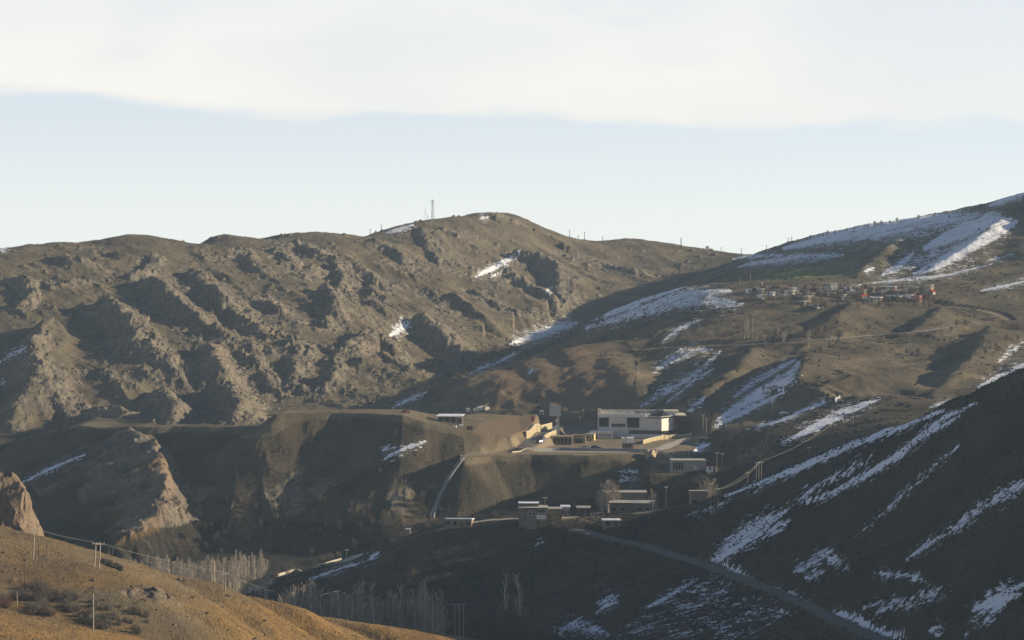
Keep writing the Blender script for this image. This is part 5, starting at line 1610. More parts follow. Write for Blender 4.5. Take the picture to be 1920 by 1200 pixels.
# ------------------------------------------------------------------ far village
V_ = [
    # zoom box x0, x1, y0, y1 (4.571 x from 1360, 500), wall, roof, kind, windows, label
    (285, 330, 238, 282, 'white', 'snow_roof', 'flat', 1, 'white hut standing alone at the left end of the village'),
    (440, 535, 155, 207, 'brown', 'brown', 'gable', 2, 'dark brown gabled house at the upper left of the village'),
    (525, 575, 203, 242, 'cream', 'white', 'flat', 2, 'sunlit cream cottage right of the leftmost white hut'),
    (605, 655, 228, 276, 'tan', 'flat_roof', 'flat', 1, 'narrow tan house in the left half of the village'),
    (670, 742, 165, 207, 'mud', 'brown', 'gable', 1, 'mud house with a steep brown gable on the upper row'),
    (840, 955, 145, 206, 'grey', 'flat_roof', 'flat', 3, 'large blue grey two storey block in the upper middle of the village'),
    (957, 1002, 152, 182, 'cream', 'flat_roof', 'flat', 1, 'small cream house just right of the grey block'),
    (1080, 1157, 150, 197, 'cream', 'cream', 'flat', 2, 'bright cream house with two dark windows on the upper row'),
    (1043, 1068, 178, 207, 'white', 'snow_roof', 'flat', 1, 'small white house left below the bright cream one'),
    (1040, 1136, 214, 251, 'green_grey', 'white', 'flat', 2, 'long pale house with flat white roof above the red roof'),
    (1108, 1232, 232, 272, 'tan', 'red', 'hip', 2, 'wide house with a bright red pitched roof'),
    (1198, 1250, 254, 296, 'white', 'white', 'flat', 1, 'white cube at the right foot of the red roof'),
    (1280, 1336, 260, 300, 'tan', 'snow_roof', 'flat', 1, 'tan cottage with bright white roof on the lower row'),
    (1220, 1280, 172, 216, 'mud', 'flat_roof', 'flat', 1, 'mud house right of the bright cream one'),
    (1315, 1377, 170, 205, 'mud', 'cream', 'flat', 2, 'mud house with a pale roof on the upper right row'),
    (1408, 1462, 170, 212, 'pink', 'white', 'flat', 1, 'pinkish house with a white roof edge on the upper right row'),
    (1425, 1507, 198, 232, 'mud', 'cream', 'flat', 2, 'mud house with wide cream roof below the pinkish one'),
    (1453, 1482, 243, 292, 'tan', 'snow_roof', 'flat', 1, 'tall narrow tan house with white top on the lower row'),
    (1383, 1432, 248, 284, 'grey', 'snow_roof', 'flat', 1, 'grey house with white roof left of the tall narrow one'),
    (1560, 1602, 166, 196, 'green_grey', 'cream', 'flat', 1, 'small greenish house on the upper right row'),
    (1605, 1673, 246, 304, 'pink', 'pink', 'flat', 3, 'red brick box house at the lower right end of the village'),
    (1685, 1738, 190, 242, 'green_grey', 'flat_roof', 'flat', 1, 'grey green house beside the lit end wall on the right'),
    (1739, 1772, 194, 240, 'cream', 'red', 'gable', 1, 'cream house with red roof at the far right of the village'),
    (760, 788, 322, 362, 'white', 'snow_roof', 'flat', 1, 'left one of two white huts below the village'),
    (795, 818, 320, 358, 'white', 'snow_roof', 'flat', 1, 'right one of two white huts below the village'),
    (630, 682, 308, 330, 'mud', 'snow_roof', 'flat', 1, 'low byre with snowy roof below the left half of the village'),
    (888, 932, 224, 264, 'tan', 'flat_roof', 'flat', 1, 'tan house in the middle of the village'),
    (958, 1036, 236, 272, 'grey', 'flat_roof', 'flat', 2, 'long grey house left of the red roof'),
    (408, 470, 192, 228, 'grey', 'flat_roof', 'flat', 1, 'grey house under the dark brown gable'),
    (788, 850, 203, 244, 'mud', 'flat_roof', 'flat', 1, 'mud house below the large grey block'),
    (700, 760, 225, 260, 'brown', 'flat_roof', 'flat', 1, 'dark house among bare trees left of the village middle'),
    (1500, 1560, 205, 250, 'brown', 'flat_roof', 'flat', 1, 'dark house among bare trees right of the village middle'),
    (1130, 1190, 195, 230, 'mud', 'flat_roof', 'flat', 1, 'mud house between the bright cream house and the red roof'),
    (1300, 1350, 215, 250, 'brown', 'flat_roof', 'flat', 1, 'dark house above the tan cottage with white roof'),
]
for k_, (a, b, c, d, wl, rf, kd, nw, lab) in enumerate(V_):
    px0, px1, pt_, pb = 1360 + a / 4.571, 1360 + b / 4.571, 500 + c / 4.571, 500 + d / 4.571
    house('village_house', lab, px0, px1, pt_, pb, wl, rf, kd, depth=5.0 + (k_ % 3), wins=nw, door=(px1 - px0) > 9, group='houses of the far village', rot=R((30, 18, 38, 24, 10)[k_ % 5]), rows=2 if 'two storey' in lab else 1, rise=1.3, winh=1.2, over=0.3)
rv = random.Random(9)
for k_ in range(27):
    px = 1404 + k_ * 13.0 + rv.uniform(-5, 5); w_ = rv.uniform(9, 15); pb = rv.choice([546, 551, 556, 561, 565]) + rv.uniform(-1.5, 1.5) - (3 if px > 1690 else 0)
    lit = k_ % 3 != 1
    house('village_house', 'small pale flat roofed house packed among the others in the far village' if lit else 'small brown flat roofed house packed among the others in the far village', px - w_ / 2, px + w_ / 2, pb - rv.uniform(7.5, 10), pb,
          rv.choice(['cream', 'white', 'tan']) if lit else rv.choice(['mud', 'brown']), rv.choice(['snow_roof', 'white', 'cream', 'flat_roof']) if lit else 'flat_roof', 'flat', depth=rv.uniform(4, 6), wins=1, door=w_ > 11,
          group='pale infill houses of the far village' if lit else 'brown infill houses of the far village', rot=R(rv.uniform(5, 40)), over=0.3)
house('ridge_farm', 'long low farm building with pale roof left of the village', 1332, 1366, 531, 540, 'mud', 'flat_roof', depth=6, wins=2, cat='building')
house('ridge_shed', 'dark shed at the right end of the long low farm', 1358, 1366, 522, 532, 'brown', 'brown', depth=4, wins=0, door=True, cat='shed', Y=None)
house('field_ruin', 'reddish ruined block below the track right of the village', 1853, 1866, 594, 602, 'pink', 'tan', depth=4, wins=1, door=False, cat='ruin')


# ------------------------------------------------------------------ masts, poles and wires
def lattice(px, py_t, py_b, w0, label, Y=None):
    h = hit(px, py_b + 2); Y = h[1] - 6; x = pt(px, py_b, Y)[0]; z0 = ground(x, Y)
    H = pt(px, py_t, Y)[2] - z0
    t = thing('radio_mast', label, 'mast', (x, Y, z0), R(20))
    legs = [(math.cos(a), math.sin(a)) for a in (R(90), R(210), R(330))]
    ww = lambda z: w0 * (1 - 0.72 * z / H)
    for cx, cy in legs:
        MB().tube([(cx * ww(0), cy * ww(0), -1), (cx * ww(H), cy * ww(H), H)], 0.11, 4).build('leg', 'steel', t)
    m = MB(); n = 14
    for i in range(n):
        z1, z2 = H * i / n, H * (i + 1) / n
        for j in range(3):
            a, b = legs[j], legs[(j + 1) % 3]
            m.tube([(a[0] * ww(z1), a[1] * ww(z1), z1), (b[0] * ww(z2), b[1] * ww(z2), z2)], 0.055, 3)
            m.tube([(b[0] * ww(z1), b[1] * ww(z1), z1), (a[0] * ww(z2), a[1] * ww(z2), z2)], 0.055, 3)
    m.build('bracing', 'steel', t)
    for q in (-1, 1):
        MB().box(q * 1.1 - 0.16, q * 1.1 + 0.16, -0.2, 0.2, H - 2.0, H - 0.1).build('antenna', 'white', t)
    MB().box(-1.2, 1.2, -0.06, 0.06, H - 1.2, H - 1.05).build('antenna_arm', 'steel', t)
    MB().tube([(0, 0, H - 2.5), (0, 0, H + 1.5)], 0.06, 4).build('lightning_rod', 'steel', t)


lattice(811, 375, 412, 1.5, 'tall lattice radio mast on the summit ridge')


def thin_mast(px, py_t, py_b, label):
    h = hit(px, py_b + 2); Y = h[1] - 4; x = pt(px, py_b, Y)[0]; z0 = ground(x, Y)
    H = pt(px, py_t, Y)[2] - z0
    t = thing('thin_mast', label, 'mast', (x, Y, z0))
    MB().tube([(0, 0, -1), (0, 0, H)], [0.16, 0.10], 5).build('pole', 'steel', t)
    for q in range(3):
        MB().box(-0.5, 0.5, -0.04, 0.04, H - 0.6 - q * 1.5, H - 0.5 - q * 1.5).build('dipole', 'steel', t)
    for a in (30, 150, 270):
        MB().tube([(0, 0, H * 0.8), (4 * math.cos(R(a)), 4 * math.sin(R(a)), -0.5)], 0.025, 3).build('guy_wire', 'wire', t)


thin_mast(797.5, 389, 412, 'thin guyed mast left of the lattice mast')
thin_mast(802, 402, 412, 'short mast between the lattice and the thin mast')
POLE_TOP = {}


def pole(key, label, px, py_t, py_b, mat='pole', Y=None, arms=1, n=1, gap=1.1, group=None, ymin=300, ymax=2600, r=0.13, lean=0.0):
    h = hit(px, py_b, ymin=ymin, ymax=ymax) if Y is None else np.array([pt(px, py_b, Y)[0], Y, 0])
    x, Y = h[0], h[1]; z0 = ground(x, Y)
    H = max(1.5, pt(px, py_t, Y)[2] - z0)
    t = thing('power_pole' if n == 1 else 'pole_frame', label, 'pole', (x, Y, z0), R(25), group)
    for i in range(n):
        xx = (i - (n - 1) / 2) * gap
        MB().tube([(xx, 0, -1.0), (xx + lean, 0, H)], [r, r * 0.72], 6).build('post', mat, t)
    half = 0.8 if n == 1 else gap * (n - 1) / 2 + 0.7
    for q in range(arms):
        zz = H - 0.25 - q * 0.8
        arm = MB().box(-half + lean, half + lean, -0.06 - 0.2, 0.06 - 0.2, zz - 0.07, zz + 0.07).build('crossarm', mat, t)
        for xx in (-half + 0.1, 0.0, half - 0.1):
            MB().tube([(xx + lean, -0.2, zz + 0.07), (xx + lean, -0.2, zz + 0.3)], 0.06, 5).build('insulator', 'porcelain', arm)
    POLE_TOP[key] = Vector((x, Y, z0 + H + 0.05))
    return t


pole('a', 'sunlit wooden power pole near the red crag on the near hill', 62, 991, 1049, lean=0.3)
pole('b1', 'left one of the paired bright poles on the near hill crest', 176, 1017, 1063, r=0.16, lean=0.45)
pole('b2', 'right one of the paired bright poles on the near hill crest', 185, 1018, 1066, r=0.16, lean=0.4)
pole('c', 'bright pole in front of the poplar grove on the near hill edge', 422, 1074, 1110)
pole('d', 'bright pole in front of the sparse trees farther down the near hill edge', 632, 1108, 1152)
pole('e', 'weathered mottled pole standing in the brush gully', 175, 1114, 1184, mat='concrete', arms=0, ymin=430)
pole('f', 'dark thin pole right of the sunlit pole', 73, 1020, 1062, mat='pole_dark', arms=0, r=0.10)
pole('g', 'second dark thin pole right of the sunlit pole', 88, 1012, 1044, mat='pole_dark', arms=0, r=0.10)
pole('h', 'dark thin pole on the slope left of the brush', 47, 1054, 1096, mat='pole_dark', arms=0, r=0.09)
pole('i', 'short pale post among the brush at the left edge', 32, 1110, 1134, arms=0, r=0.10)
pole('k', 'three legged pole frame in the dark valley', 861, 1132, 1190, n=3, gap=1.3, Y=716, r=0.14)
pole('l', 'single thin pole left of the three legged frame in the valley', 804, 1148, 1180, Y=690, arms=1, r=0.11)
pole('m', 'three legged pole frame below the corner barn on the dark slope', 1340, 918, 963, n=3, gap=1.2)
pole('n', 'three legged pole frame on the crest behind the dark slope', 1423, 866, 896, n=3, gap=1.0, Y=900)
pole('o', 'single pole between the two three legged frames', 1402, 885, 905, Y=880)
pole('p', 'street pole on the dark bank right of the brick barrack', 1249, 912, 946, r=0.12, Y=905)
pole('q', 'tall pole on the left edge of the plateau car park', 1046, 829, 853, r=0.12, arms=0)
pole('r', 'white pole by the ramp wall right of the kiosk', 1221, 832, 850, r=0.12, arms=0)
pole('s', 'left tall pale pole right of the stone hall', 1318, 777, 811, r=0.22, arms=1)
pole('t', 'right shorter pale pole right of the stone hall', 1324, 785, 812, r=0.18, arms=1)
pole('u', 'left pole above the concrete building', 1283, 850, 866, r=0.14, Y=1030)
pole('v', 'tall pole above the concrete building', 1291, 836, 866, r=0.12, Y=1028)
pole('w', 'pole right of the red roofed booth', 1344, 848, 884, r=0.12)
pole('x', 'thin pole on the bank right of the red roofed booth', 1354, 850, 878, r=0.10, Y=1010)
pole('y', 'pole on the hillside left of the white car', 1448, 748, 776, r=0.16, ymin=1000)
pole('z', 'thin pole on the snow lens of the middle hill', 1600, 762, 796, r=0.12)
pole('aa', 'thin dark pole in the hollow above the crest snow', 1516, 838, 862, mat='pole_dark', r=0.12, Y=930)
pole('ab', 'thin pole on the road bend above the valley grove', 650, 1030, 1048, r=0.10, ymin=830)
pole('ac', 'street lamp pole left of the hamlet square', 1022, 932, 962, r=0.10, Y=890)
pole('ad', 'thin post on the roadside bank under the snow', 1313, 1040, 1052, r=0.08, arms=0)
pole('ae', 'thin pole in front of the barn at the right of the hamlet', 1332, 905, 938, r=0.12, Y=882)
pole('af', 'thin pole on the hillside left of the snow streaks', 1246, 852, 868, r=0.10, arms=0)
for i, (px, a, b, lab) in enumerate([(715, 421, 436, 'pole at the left shoulder of the summit'), (694, 429, 439, 'small post farthest left on the summit shoulder'), (1068, 431, 447, 'first ridge pole right of the summit'), (1084, 441, 449, 'short ridge post right of the first ridge pole'),
                                   (1096, 435, 450, 'second tall ridge pole right of the summit'), (1130, 443, 453, 'ridge pole left of the low grassy knoll'), (1204, 448, 462, 'ridge pole on the right side of the grassy knoll'), (1277, 446, 463, 'thick dark ridge pole left of the saddle'),
                                   (1352, 464, 477, 'ridge pole just left of the saddle'), (1390, 466, 484, 'tall ridge pole standing in the saddle'), (1437, 460, 476, 'ridge pole on the snowy rise right of the saddle'), (1478, 446, 460, 'left of two poles at the start of the skyline bushes'), (1484, 444, 458, 'right of two poles at the start of the skyline bushes')]):
    pole('ridge%d' % i, lab, px, a, b, r=0.24 if px != 1277 else 0.4, mat='pole_dark', group='poles along the far ridge')
pole('vil1', 'tall pale pole left of the village', 1407, 513, 535, r=0.22, arms=0)
pole('vil2', 'short white post left of the village', 1429, 528, 536, r=0.28, arms=0, mat='white')
pole('vil3', 'thin pole beside the long low farm', 1387, 520, 536, r=0.18, arms=0)
pole('vil4', 'pole on the hillside track below the village', 1435, 628, 648, r=0.16)


def cable(label, keys, sag=0.03, off=(0.0,), group=None):
    for o_ in off:
        pts = []
        for a, b in zip(keys[:-1], keys[1:]):
            A, B = POLE_TOP[a], POLE_TOP[b]
            L_ = (B - A).length
            for i in range(11):
                s = i / 10
                q = A.lerp(B, s)
                pts.append((q.x + o_, q.y, q.z - sag * L_ * 4 * s * (1 - s) + 0.02))
        org = Vector(pts[0])
        ob = MB().tube([Vector(p) - org for p in pts], 0.04, 3).build('power_line', 'wire', None)
        ob.location = org
        tag(ob, label, 'cable', group)


cable('power line slung along the near hill from the paired poles to the valley frame', ['b2', 'c', 'd', 'k'], 0.012, (0.0,))
cable('power line between the sunlit pole and the paired poles', ['a', 'b1'], 0.02, (0.0,))
cable('upper wires from the hamlet frame over the crest frame to the hillside', ['m', 'o', 'n', 'z'], 0.02, (0.0,))
cable('lower wire between the hamlet frame and the crest frame', ['m', 'n'], 0.03, (0.5,))


def lamp(px, py_t, py_b, label, Y=None):
    h = hit(px, py_b) if Y is None else np.array([pt(px, py_b, Y)[0], Y, 0])
    z0 = ground(h[0], h[1]); H = max(2, pt(px, py_t, h[1])[2] - z0)
    t = thing('street_lamp', label, 'lamp', (h[0], h[1], z0), R(70), 'street lamps on the plateau')
    MB().tube([(0, 0, -0.5), (0, 0, H)], [0.1, 0.06], 6).build('post', 'pole', t)
    MB().tube([(0, 0, H), (0.5, 0, H + 0.2), (1.1, 0, H + 0.2)], 0.05, 5).build('arm', 'steel', t)
    MB().box(0.9, 1.5, -0.15, 0.15, H + 0.1, H + 0.22).build('lamp_head', 'white', t)


for px, a, b, lab in [(1036, 812, 834, 'street lamp at the corner of the brown pavilion'), (1086, 784, 799, 'street lamp on the access road behind the gate house'), (1126, 788, 799, 'street lamp at the left end of the stone hall'),
                      (1186, 818, 830, 'white street lamp behind the kiosk'), (1202, 838, 849, 'street lamp at the plateau edge right of the kiosk'), (1093, 769, 782, 'street lamp far back behind the hoarding'), (1165, 820, 832, 'white globe lamp left of the kiosk')]:
    lamp(px, a, b, lab)


def sign_panel():
    h = hit(1326, 472); x, Y = h[0], h[1]; z0 = ground(x, Y)
    t = thing('road_sign', 'small pale blue sign on the ridge road left of the saddle', 'sign', (x, Y, z0))
    MB().box(-0.9, -0.75, -0.08, 0.08, -0.5, 2.4).build('post', 'steel', t); MB().box(0.75, 0.9, -0.08, 0.08, -0.5, 2.4).build('post', 'steel', t)
    MB().box(-1.3, 1.3, -0.15, -0.09, 2.0, 4.4).build('panel', 'snow_roof', t)


sign_panel()
# ------------------------------------------------------------------ trees and shrubs
def branchy(seed, H, spread, nlimb, narrow, trunk_r, twigs=3, low=0.12, base_r=0.05, twl=1.0, tk=1.0):
    """bare deciduous tree: returns trunk and crown meshes"""
    rnd = random.Random(seed)
    tr = MB(); cr = MB()
    pts = [Vector((0, 0, -0.6))]; n = 7
    for i in range(1, n + 1):
        pts.append(Vector((rnd.uniform(-.02, .02) * H * i / n, rnd.uniform(-.02, .02) * H * i / n, H * 0.93 * i / n)))
    rad = [trunk_r * (1 - 0.9 * (i / n) ** 0.8) + 0.015 for i in range(n + 1)]
    tr.tube(pts, rad, 5)

    def at(s):
        f = s * n; i = min(int(f), n - 1)
        return pts[i].lerp(pts[i + 1], f - i)
    for k in range(nlimb):
        s = low + (0.97 - low) * (k + rnd.random()) / nlimb
        p = at(s)
        a = rnd.random() * 2 * math.pi
        L_ = spread * H * (1 - s) ** 0.5 * rnd.uniform(0.6, 1.1) + 0.25
        up = narrow + rnd.uniform(-0.15, 0.15)
        d = Vector((math.cos(a), math.sin(a), 0)) * math.cos(up) + Vector((0, 0, 1)) * math.sin(up)
        mid = p + d * L_ * 0.5 + Vector((0, 0, 0.03 * L_))
        end = mid + (d + Vector((0, 0, 0.45))).normalized() * L_ * 0.55
        r0 = base_r * (1.2 - s)
        cr.tube([p, mid, end], [r0, r0 * 0.75, 0.018], 3, False)
        for j in range(twigs):
            u = 0.25 + 0.75 * (j + rnd.random()) / twigs
            q = p.lerp(mid, u * 2) if u < 0.5 else mid.lerp(end, u * 2 - 1)
            b = a + rnd.uniform(-1.3, 1.3)
            e = Vector((math.cos(b), math.sin(b), 0)) * rnd.uniform(0.25, 0.8) + Vector((0, 0, rnd.uniform(0.5, 1.0)))
            ln = L_ * rnd.uniform(0.25, 0.55) * twl
            m2 = q + e.normalized() * ln
            cr.tube([q, m2], [0.024 * tk, 0.012 * tk], 3, False)
            for w in range(2):
                g = b + rnd.uniform(-1.5, 1.5)
                e2 = Vector((math.cos(g) * 0.6, math.sin(g) * 0.6, rnd.uniform(0.2, 1.0))).normalized()
                q2 = q.lerp(m2, rnd.uniform(0.3, 0.95))
                cr.tube([q2, q2 + e2 * ln * rnd.uniform(0.3, 0.6)], [0.016 * tk, 0.008 * tk], 3, False)
    return tr, cr


def make_tree(name, label, cat, meshes, bark, twig, loc, rz, sc, group):
    t = thing(name, label, cat, loc, rz, group); t.scale = sc
    t.rotation_euler = (rng.uniform(-0.05, 0.05), rng.uniform(-0.05, 0.05), rz)
    for nm, me in meshes:
        o = bpy.data.objects.new(nm, me); col.objects.link(o); o.parent = t
    return t


def proto(seed, bark, twig, **kw):
    tr, cr = branchy(seed, **kw)
    return [('trunk', tr.mesh('trunk', bark)), ('crown', cr.mesh('crown', twig))]


POPLAR = [proto(s, 'bark', 'twig', H=12.5, spread=0.15, nlimb=52, narrow=R(60), trunk_r=0.22, twigs=4, low=0.12, base_r=0.06, tk=1.4) for s in (1, 2, 3, 4)]
BIRCH = [proto(s, 'bark', 'twig', H=11.0, spread=0.22, nlimb=34, narrow=R(50), trunk_r=0.22, twigs=5, low=0.20, base_r=0.07, tk=1.3) for s in (11, 12, 13)]
VILT = [proto(s, 'bark', 'twig', H=7.0, spread=0.42, nlimb=40, narrow=R(42), trunk_r=0.22, twigs=7, low=0.10, base_r=0.08, twl=1.2, tk=1.8) for s in (35, 36, 37)]
BROAD = [proto(s, 'bark', 'twig', H=9.0, spread=0.42, nlimb=46, narrow=R(42), trunk_r=0.26, twigs=7, low=0.14, base_r=0.08, tk=1.7) for s in (21, 22, 23)]
DARKT = [proto(s, 'bark_dark', 'twig_brown', H=7.0, spread=0.45, nlimb=40, narrow=R(40), trunk_r=0.22, twigs=7, low=0.10, base_r=0.08, twl=1.2, tk=2.0) for s in (31, 32, 33)]


def shrub_proto(seed, twig, H=2.2, n=60):
    rnd = random.Random(seed)
    st = MB(); cr = MB()
    for k in range(n):
        a = rnd.random() * 2 * math.pi; up = R(rnd.uniform(25, 85))
        d = Vector((math.cos(a) * math.cos(up), math.sin(a) * math.cos(up), math.sin(up)))
        L_ = H * rnd.uniform(0.5, 1.05)
        o = Vector((rnd.uniform(-.25, .25), rnd.uniform(-.25, .25), -0.2))
        m = o + d * L_ * 0.5; e = m + (d + Vector((rnd.uniform(-.4, .4), rnd.uniform(-.4, .4), 0.1))).normalized() * L_ * 0.5
        if k < 8:
            st.tube([o, m, e], [0.05, 0.035, 0.015], 3, False)
        else:
            cr.tube([o, m, e], [0.028, 0.022, 0.012], 3, False)
        for j in range(4):
            q = m.lerp(e, rnd.random())
            g = Vector((rnd.uniform(-1, 1), rnd.uniform(-1, 1), rnd.uniform(-0.1, 1))).normalized()
            cr.tube([q, q + g * L_ * rnd.uniform(0.15, 0.35)], [0.02, 0.01], 3, False)
    return [('stem', st.mesh('stem', 'bark_dark')), ('foliage', cr.mesh('foliage', twig))]


SHRUB = [shrub_proto(s, 'twig_grey', 2.2, 80) for s in (41, 42, 43, 44)]
SHRUB_B = [shrub_proto(s, 'twig_brown') for s in (51, 52)]
SHRUB_R = [shrub_proto(s, 'shrub_red', 2.0, 90) for s in (61, 62)]


def plant(protos, name, label, cat, px, py, size, group, H0, ymin=300, ymax=2600, Y=None, xy=None):
    if xy is not None:
        x, Y = xy
    elif Y is None:
        h = hit(px, py, ymin=ymin, ymax=ymax); x, Y = h[0], h[1]
    else:
        x = pt(px, py, Y)[0]
    z = ground(x, Y)
    i = rng.randrange(len(protos)); s = size / H0
    return make_tree(name, label, cat, protos[i], None, None, (x, Y, z), rng.random() * 6.28, (s * rng.uniform(0.9, 1.15), s * rng.uniform(0.9, 1.15), s), group)


rng = random.Random(5)
# grove at the foot of the dark cliff
lab = 'bare grey poplar of the dense grove at the foot of the dark cliff'
for i in range(165):
    clump = rng.random()
    px = rng.uniform(238, 400) if clump < 0.55 else (min(500, rng.gauss(450, 24)) if clump < 0.9 else rng.uniform(395, 430))
    top = 1048 + (px - 240) * 0.02 + rng.uniform(-14, 16) - (14 if 430 < px < 510 else 0)
    Y = rng.uniform(835, 905)
    x = pt(px, 1090, Y)[0]; z = ground(x, Y)
    H = pt(px, top, Y)[2] - z
    if 5 < H < 17:
        plant(POPLAR if rng.random() < 0.75 else BIRCH, 'poplar_tree', lab, 'tree', px, 0, H, 'bare poplar grove under the cliff', 12.5, xy=(x, Y))
lab = 'thin pale bare tree of the sparse row behind the near hill'
for px, top in [(536, 1112), (553, 1108), (583, 1100), (590, 1110), (598, 1102), (606, 1112), (621, 1120), (640, 1118), (652, 1112), (662, 1106), (668, 1120), (676, 1102), (684, 1108), (692, 1104), (699, 1101), (706, 1115), (738, 1096), (744, 1108), (757, 1112), (771, 1096), (778, 1104), (788, 1100), (797, 1112), (803, 1108), (646, 1125), (628, 1128)] + [(rng.uniform(525, 830), rng.uniform(1104, 1136)) for _ in range(46)]:
    Y = rng.uniform(672, 735); x = pt(px, 1150, Y)[0]; z = ground(x, Y)
    H = pt(px, top, Y)[2] - z
    if H > 3:
        plant(BIRCH if rng.random() < 0.6 else POPLAR, 'valley_tree', lab, 'tree', px, 0, H, 'sparse trees behind the near hill', 11.0, xy=(x, Y))
lab = 'faint dark bare tree in the shaded valley bottom'
for i in range(30):
    px = rng.uniform(795, 985); Y = rng.uniform(715, 765); x = pt(px, 1150, Y)[0]; z = ground(x, Y)
    H = pt(px, rng.uniform(1112, 1150), Y)[2] - z
    if 2 < H < 16:
        plant(DARKT + POPLAR[:1], 'shaded_tree', lab, 'tree', px, 0, H, 'dark trees in the valley bottom', 8.0, xy=(x, Y))
lab = 'low grey undergrowth between the poplar trunks of the grove'
for i in range(40):
    px = rng.uniform(240, 510); Y = rng.uniform(838, 900); x = pt(px, 1090, Y)[0]
    plant(SHRUB, 'grove_bush', lab, 'shrub', px, 0, rng.uniform(1.5, 3.2), 'undergrowth of the poplar grove', 2.2, xy=(x, Y))
# roadside brush
for px, py, s in [(515, 1082, 3.2), (530, 1076, 4.0), (545, 1070, 3.8), (556, 1066, 3.0), (590, 1058, 3.0), (605, 1054, 3.4), (620, 1050, 3.2), (635, 1045, 2.6), (485, 1096, 3.0), (470, 1100, 2.6)]:
    plant(SHRUB, 'roadside_shrub', 'grey brush along the valley road bend', 'shrub', px, py, s, 'brush beside the valley road', 2.2, ymin=840)
for px, py, s in [(700, 1032, 1.8), (715, 1025, 2.0), (735, 1016, 1.8), (800, 992, 2.6), (815, 986, 3.0), (825, 982, 2.8), (895, 974, 1.6), (930, 968, 2.4), (945, 964, 2.0), (905, 975, 1.5)]:
    plant(SHRUB + SHRUB_B, 'bank_shrub', 'small brown shrub on the bank between valley road and shed', 'shrub', px, py, s, 'shrubs on the road bank', 2.2, ymin=830)
# hamlet trees
for px, top, Y, pr, lab in [(1140, 898, 895, BROAD, 'large pale bare tree at the left end of the brick barrack'), (1152, 908, 893, BROAD, 'second pale bare tree in front of the brick barrack'), (1128, 918, 893, BROAD, 'spreading bare tree left of the brick barrack'),
                            (1222, 922, 900, BIRCH, 'bare tree at the right end of the brick barrack'), (1230, 930, 902, BIRCH, 'small bare tree right of the brick barrack'), (1112, 935, 892, DARKT, 'dark bare bush tree left of the barn'), (1330, 898, 905, BROAD, 'reddish bare tree above the corner barn'), (1320, 905, 905, BROAD, 'bare tree left above the corner barn')]:
    x = pt(px, 950, Y)[0]; z = ground(x, Y); H = pt(px, top, Y)[2] - z
    if H > 2.2:
        plant(pr, 'yard_tree', lab, 'tree', px, 0, H, None, 9.0, xy=(x, Y))
for i, (px, py, s) in enumerate([(1036, 978, 2.6), (1046, 984, 3.0), (1056, 990, 3.2), (1066, 992, 3.0), (1078, 990, 3.2), (1088, 992, 2.6), (1030, 970, 2.0), (1062, 982, 2.4), (1095, 985, 2.2), (1040, 990, 2.0)]):
    plant(SHRUB, 'yard_shrub', 'grey brush on the bank below the stepped house and square', 'shrub', px, py, s, 'brush below the hamlet square', 2.2, ymin=800)


def conifer(px, top, Y, label, needle='needle', width=0.26, layers=11):
    x = pt(px, 950, Y)[0]; z = ground(x, Y); H = pt(px, top, Y)[2] - z
    t = thing('conifer_tree', label, 'tree', (x, Y, z))
    MB().tube([(0, 0, -0.5), (0, 0, H * 0.97)], [0.16, 0.02], 6).build('trunk', 'bark_dark', t)
    rnd = random.Random(int(px)); m = MB()
    for k in range(layers * 26):
        s = (k + rnd.random()) / (layers * 26)
        zz = H * (0.06 + 0.92 * s); r = H * width * (1 - s) ** 0.85 * rnd.uniform(0.65, 1.1) + 0.08
        a = rnd.random() * 6.283; d = Vector((math.cos(a), math.sin(a), -0.25)); sd = Vector((-d.y, d.x, 0)) * r * 0.22
        p = Vector((0, 0, zz)); e = p + d * r
        m.add([p, p.lerp(e, 0.55) + sd, e, p.lerp(e, 0.55) - sd, p.lerp(e, 0.5) + Vector((0, 0, 0.12))], [(0, 1, 4), (1, 2, 4), (2, 3, 4), (3, 0, 4)])
    m.build('crown', needle, t)


conifer(1075, 931, 884, 'dark evergreen conifer beside the hamlet square')
conifer(1014, 928, 893, 'slim grey cypress rising behind the stepped house', 'cypress', 0.14, 14)

# brush gully on the near hill
lab = 'grey leafless bush in the gully of the near hill'
for i in range(70):
    px = rng.uniform(20, 275); u_ = (px - 20) / 255
    py = 1112 + 62 * u_ + rng.uniform(-22, 26)
    plant(SHRUB if rng.random() < 0.7 else SHRUB_B, 'gully_bush', lab, 'shrub', px, py, rng.uniform(0.9, 2.3), 'bushes in the near gully', 2.2, ymin=440)
for px, py, s, lab in [(10, 1140, 2.6, 'dark red bush at the left edge of the gully'), (0, 1136, 2.4, 'darkest bush cut by the left picture edge'), (124, 1122, 2.0, 'dark round bush alone above the gully')]:
    plant(SHRUB_R if 'red' in lab else SHRUB_B, 'dark_bush', lab, 'shrub', px, py, s, None, 2.0, ymin=440)

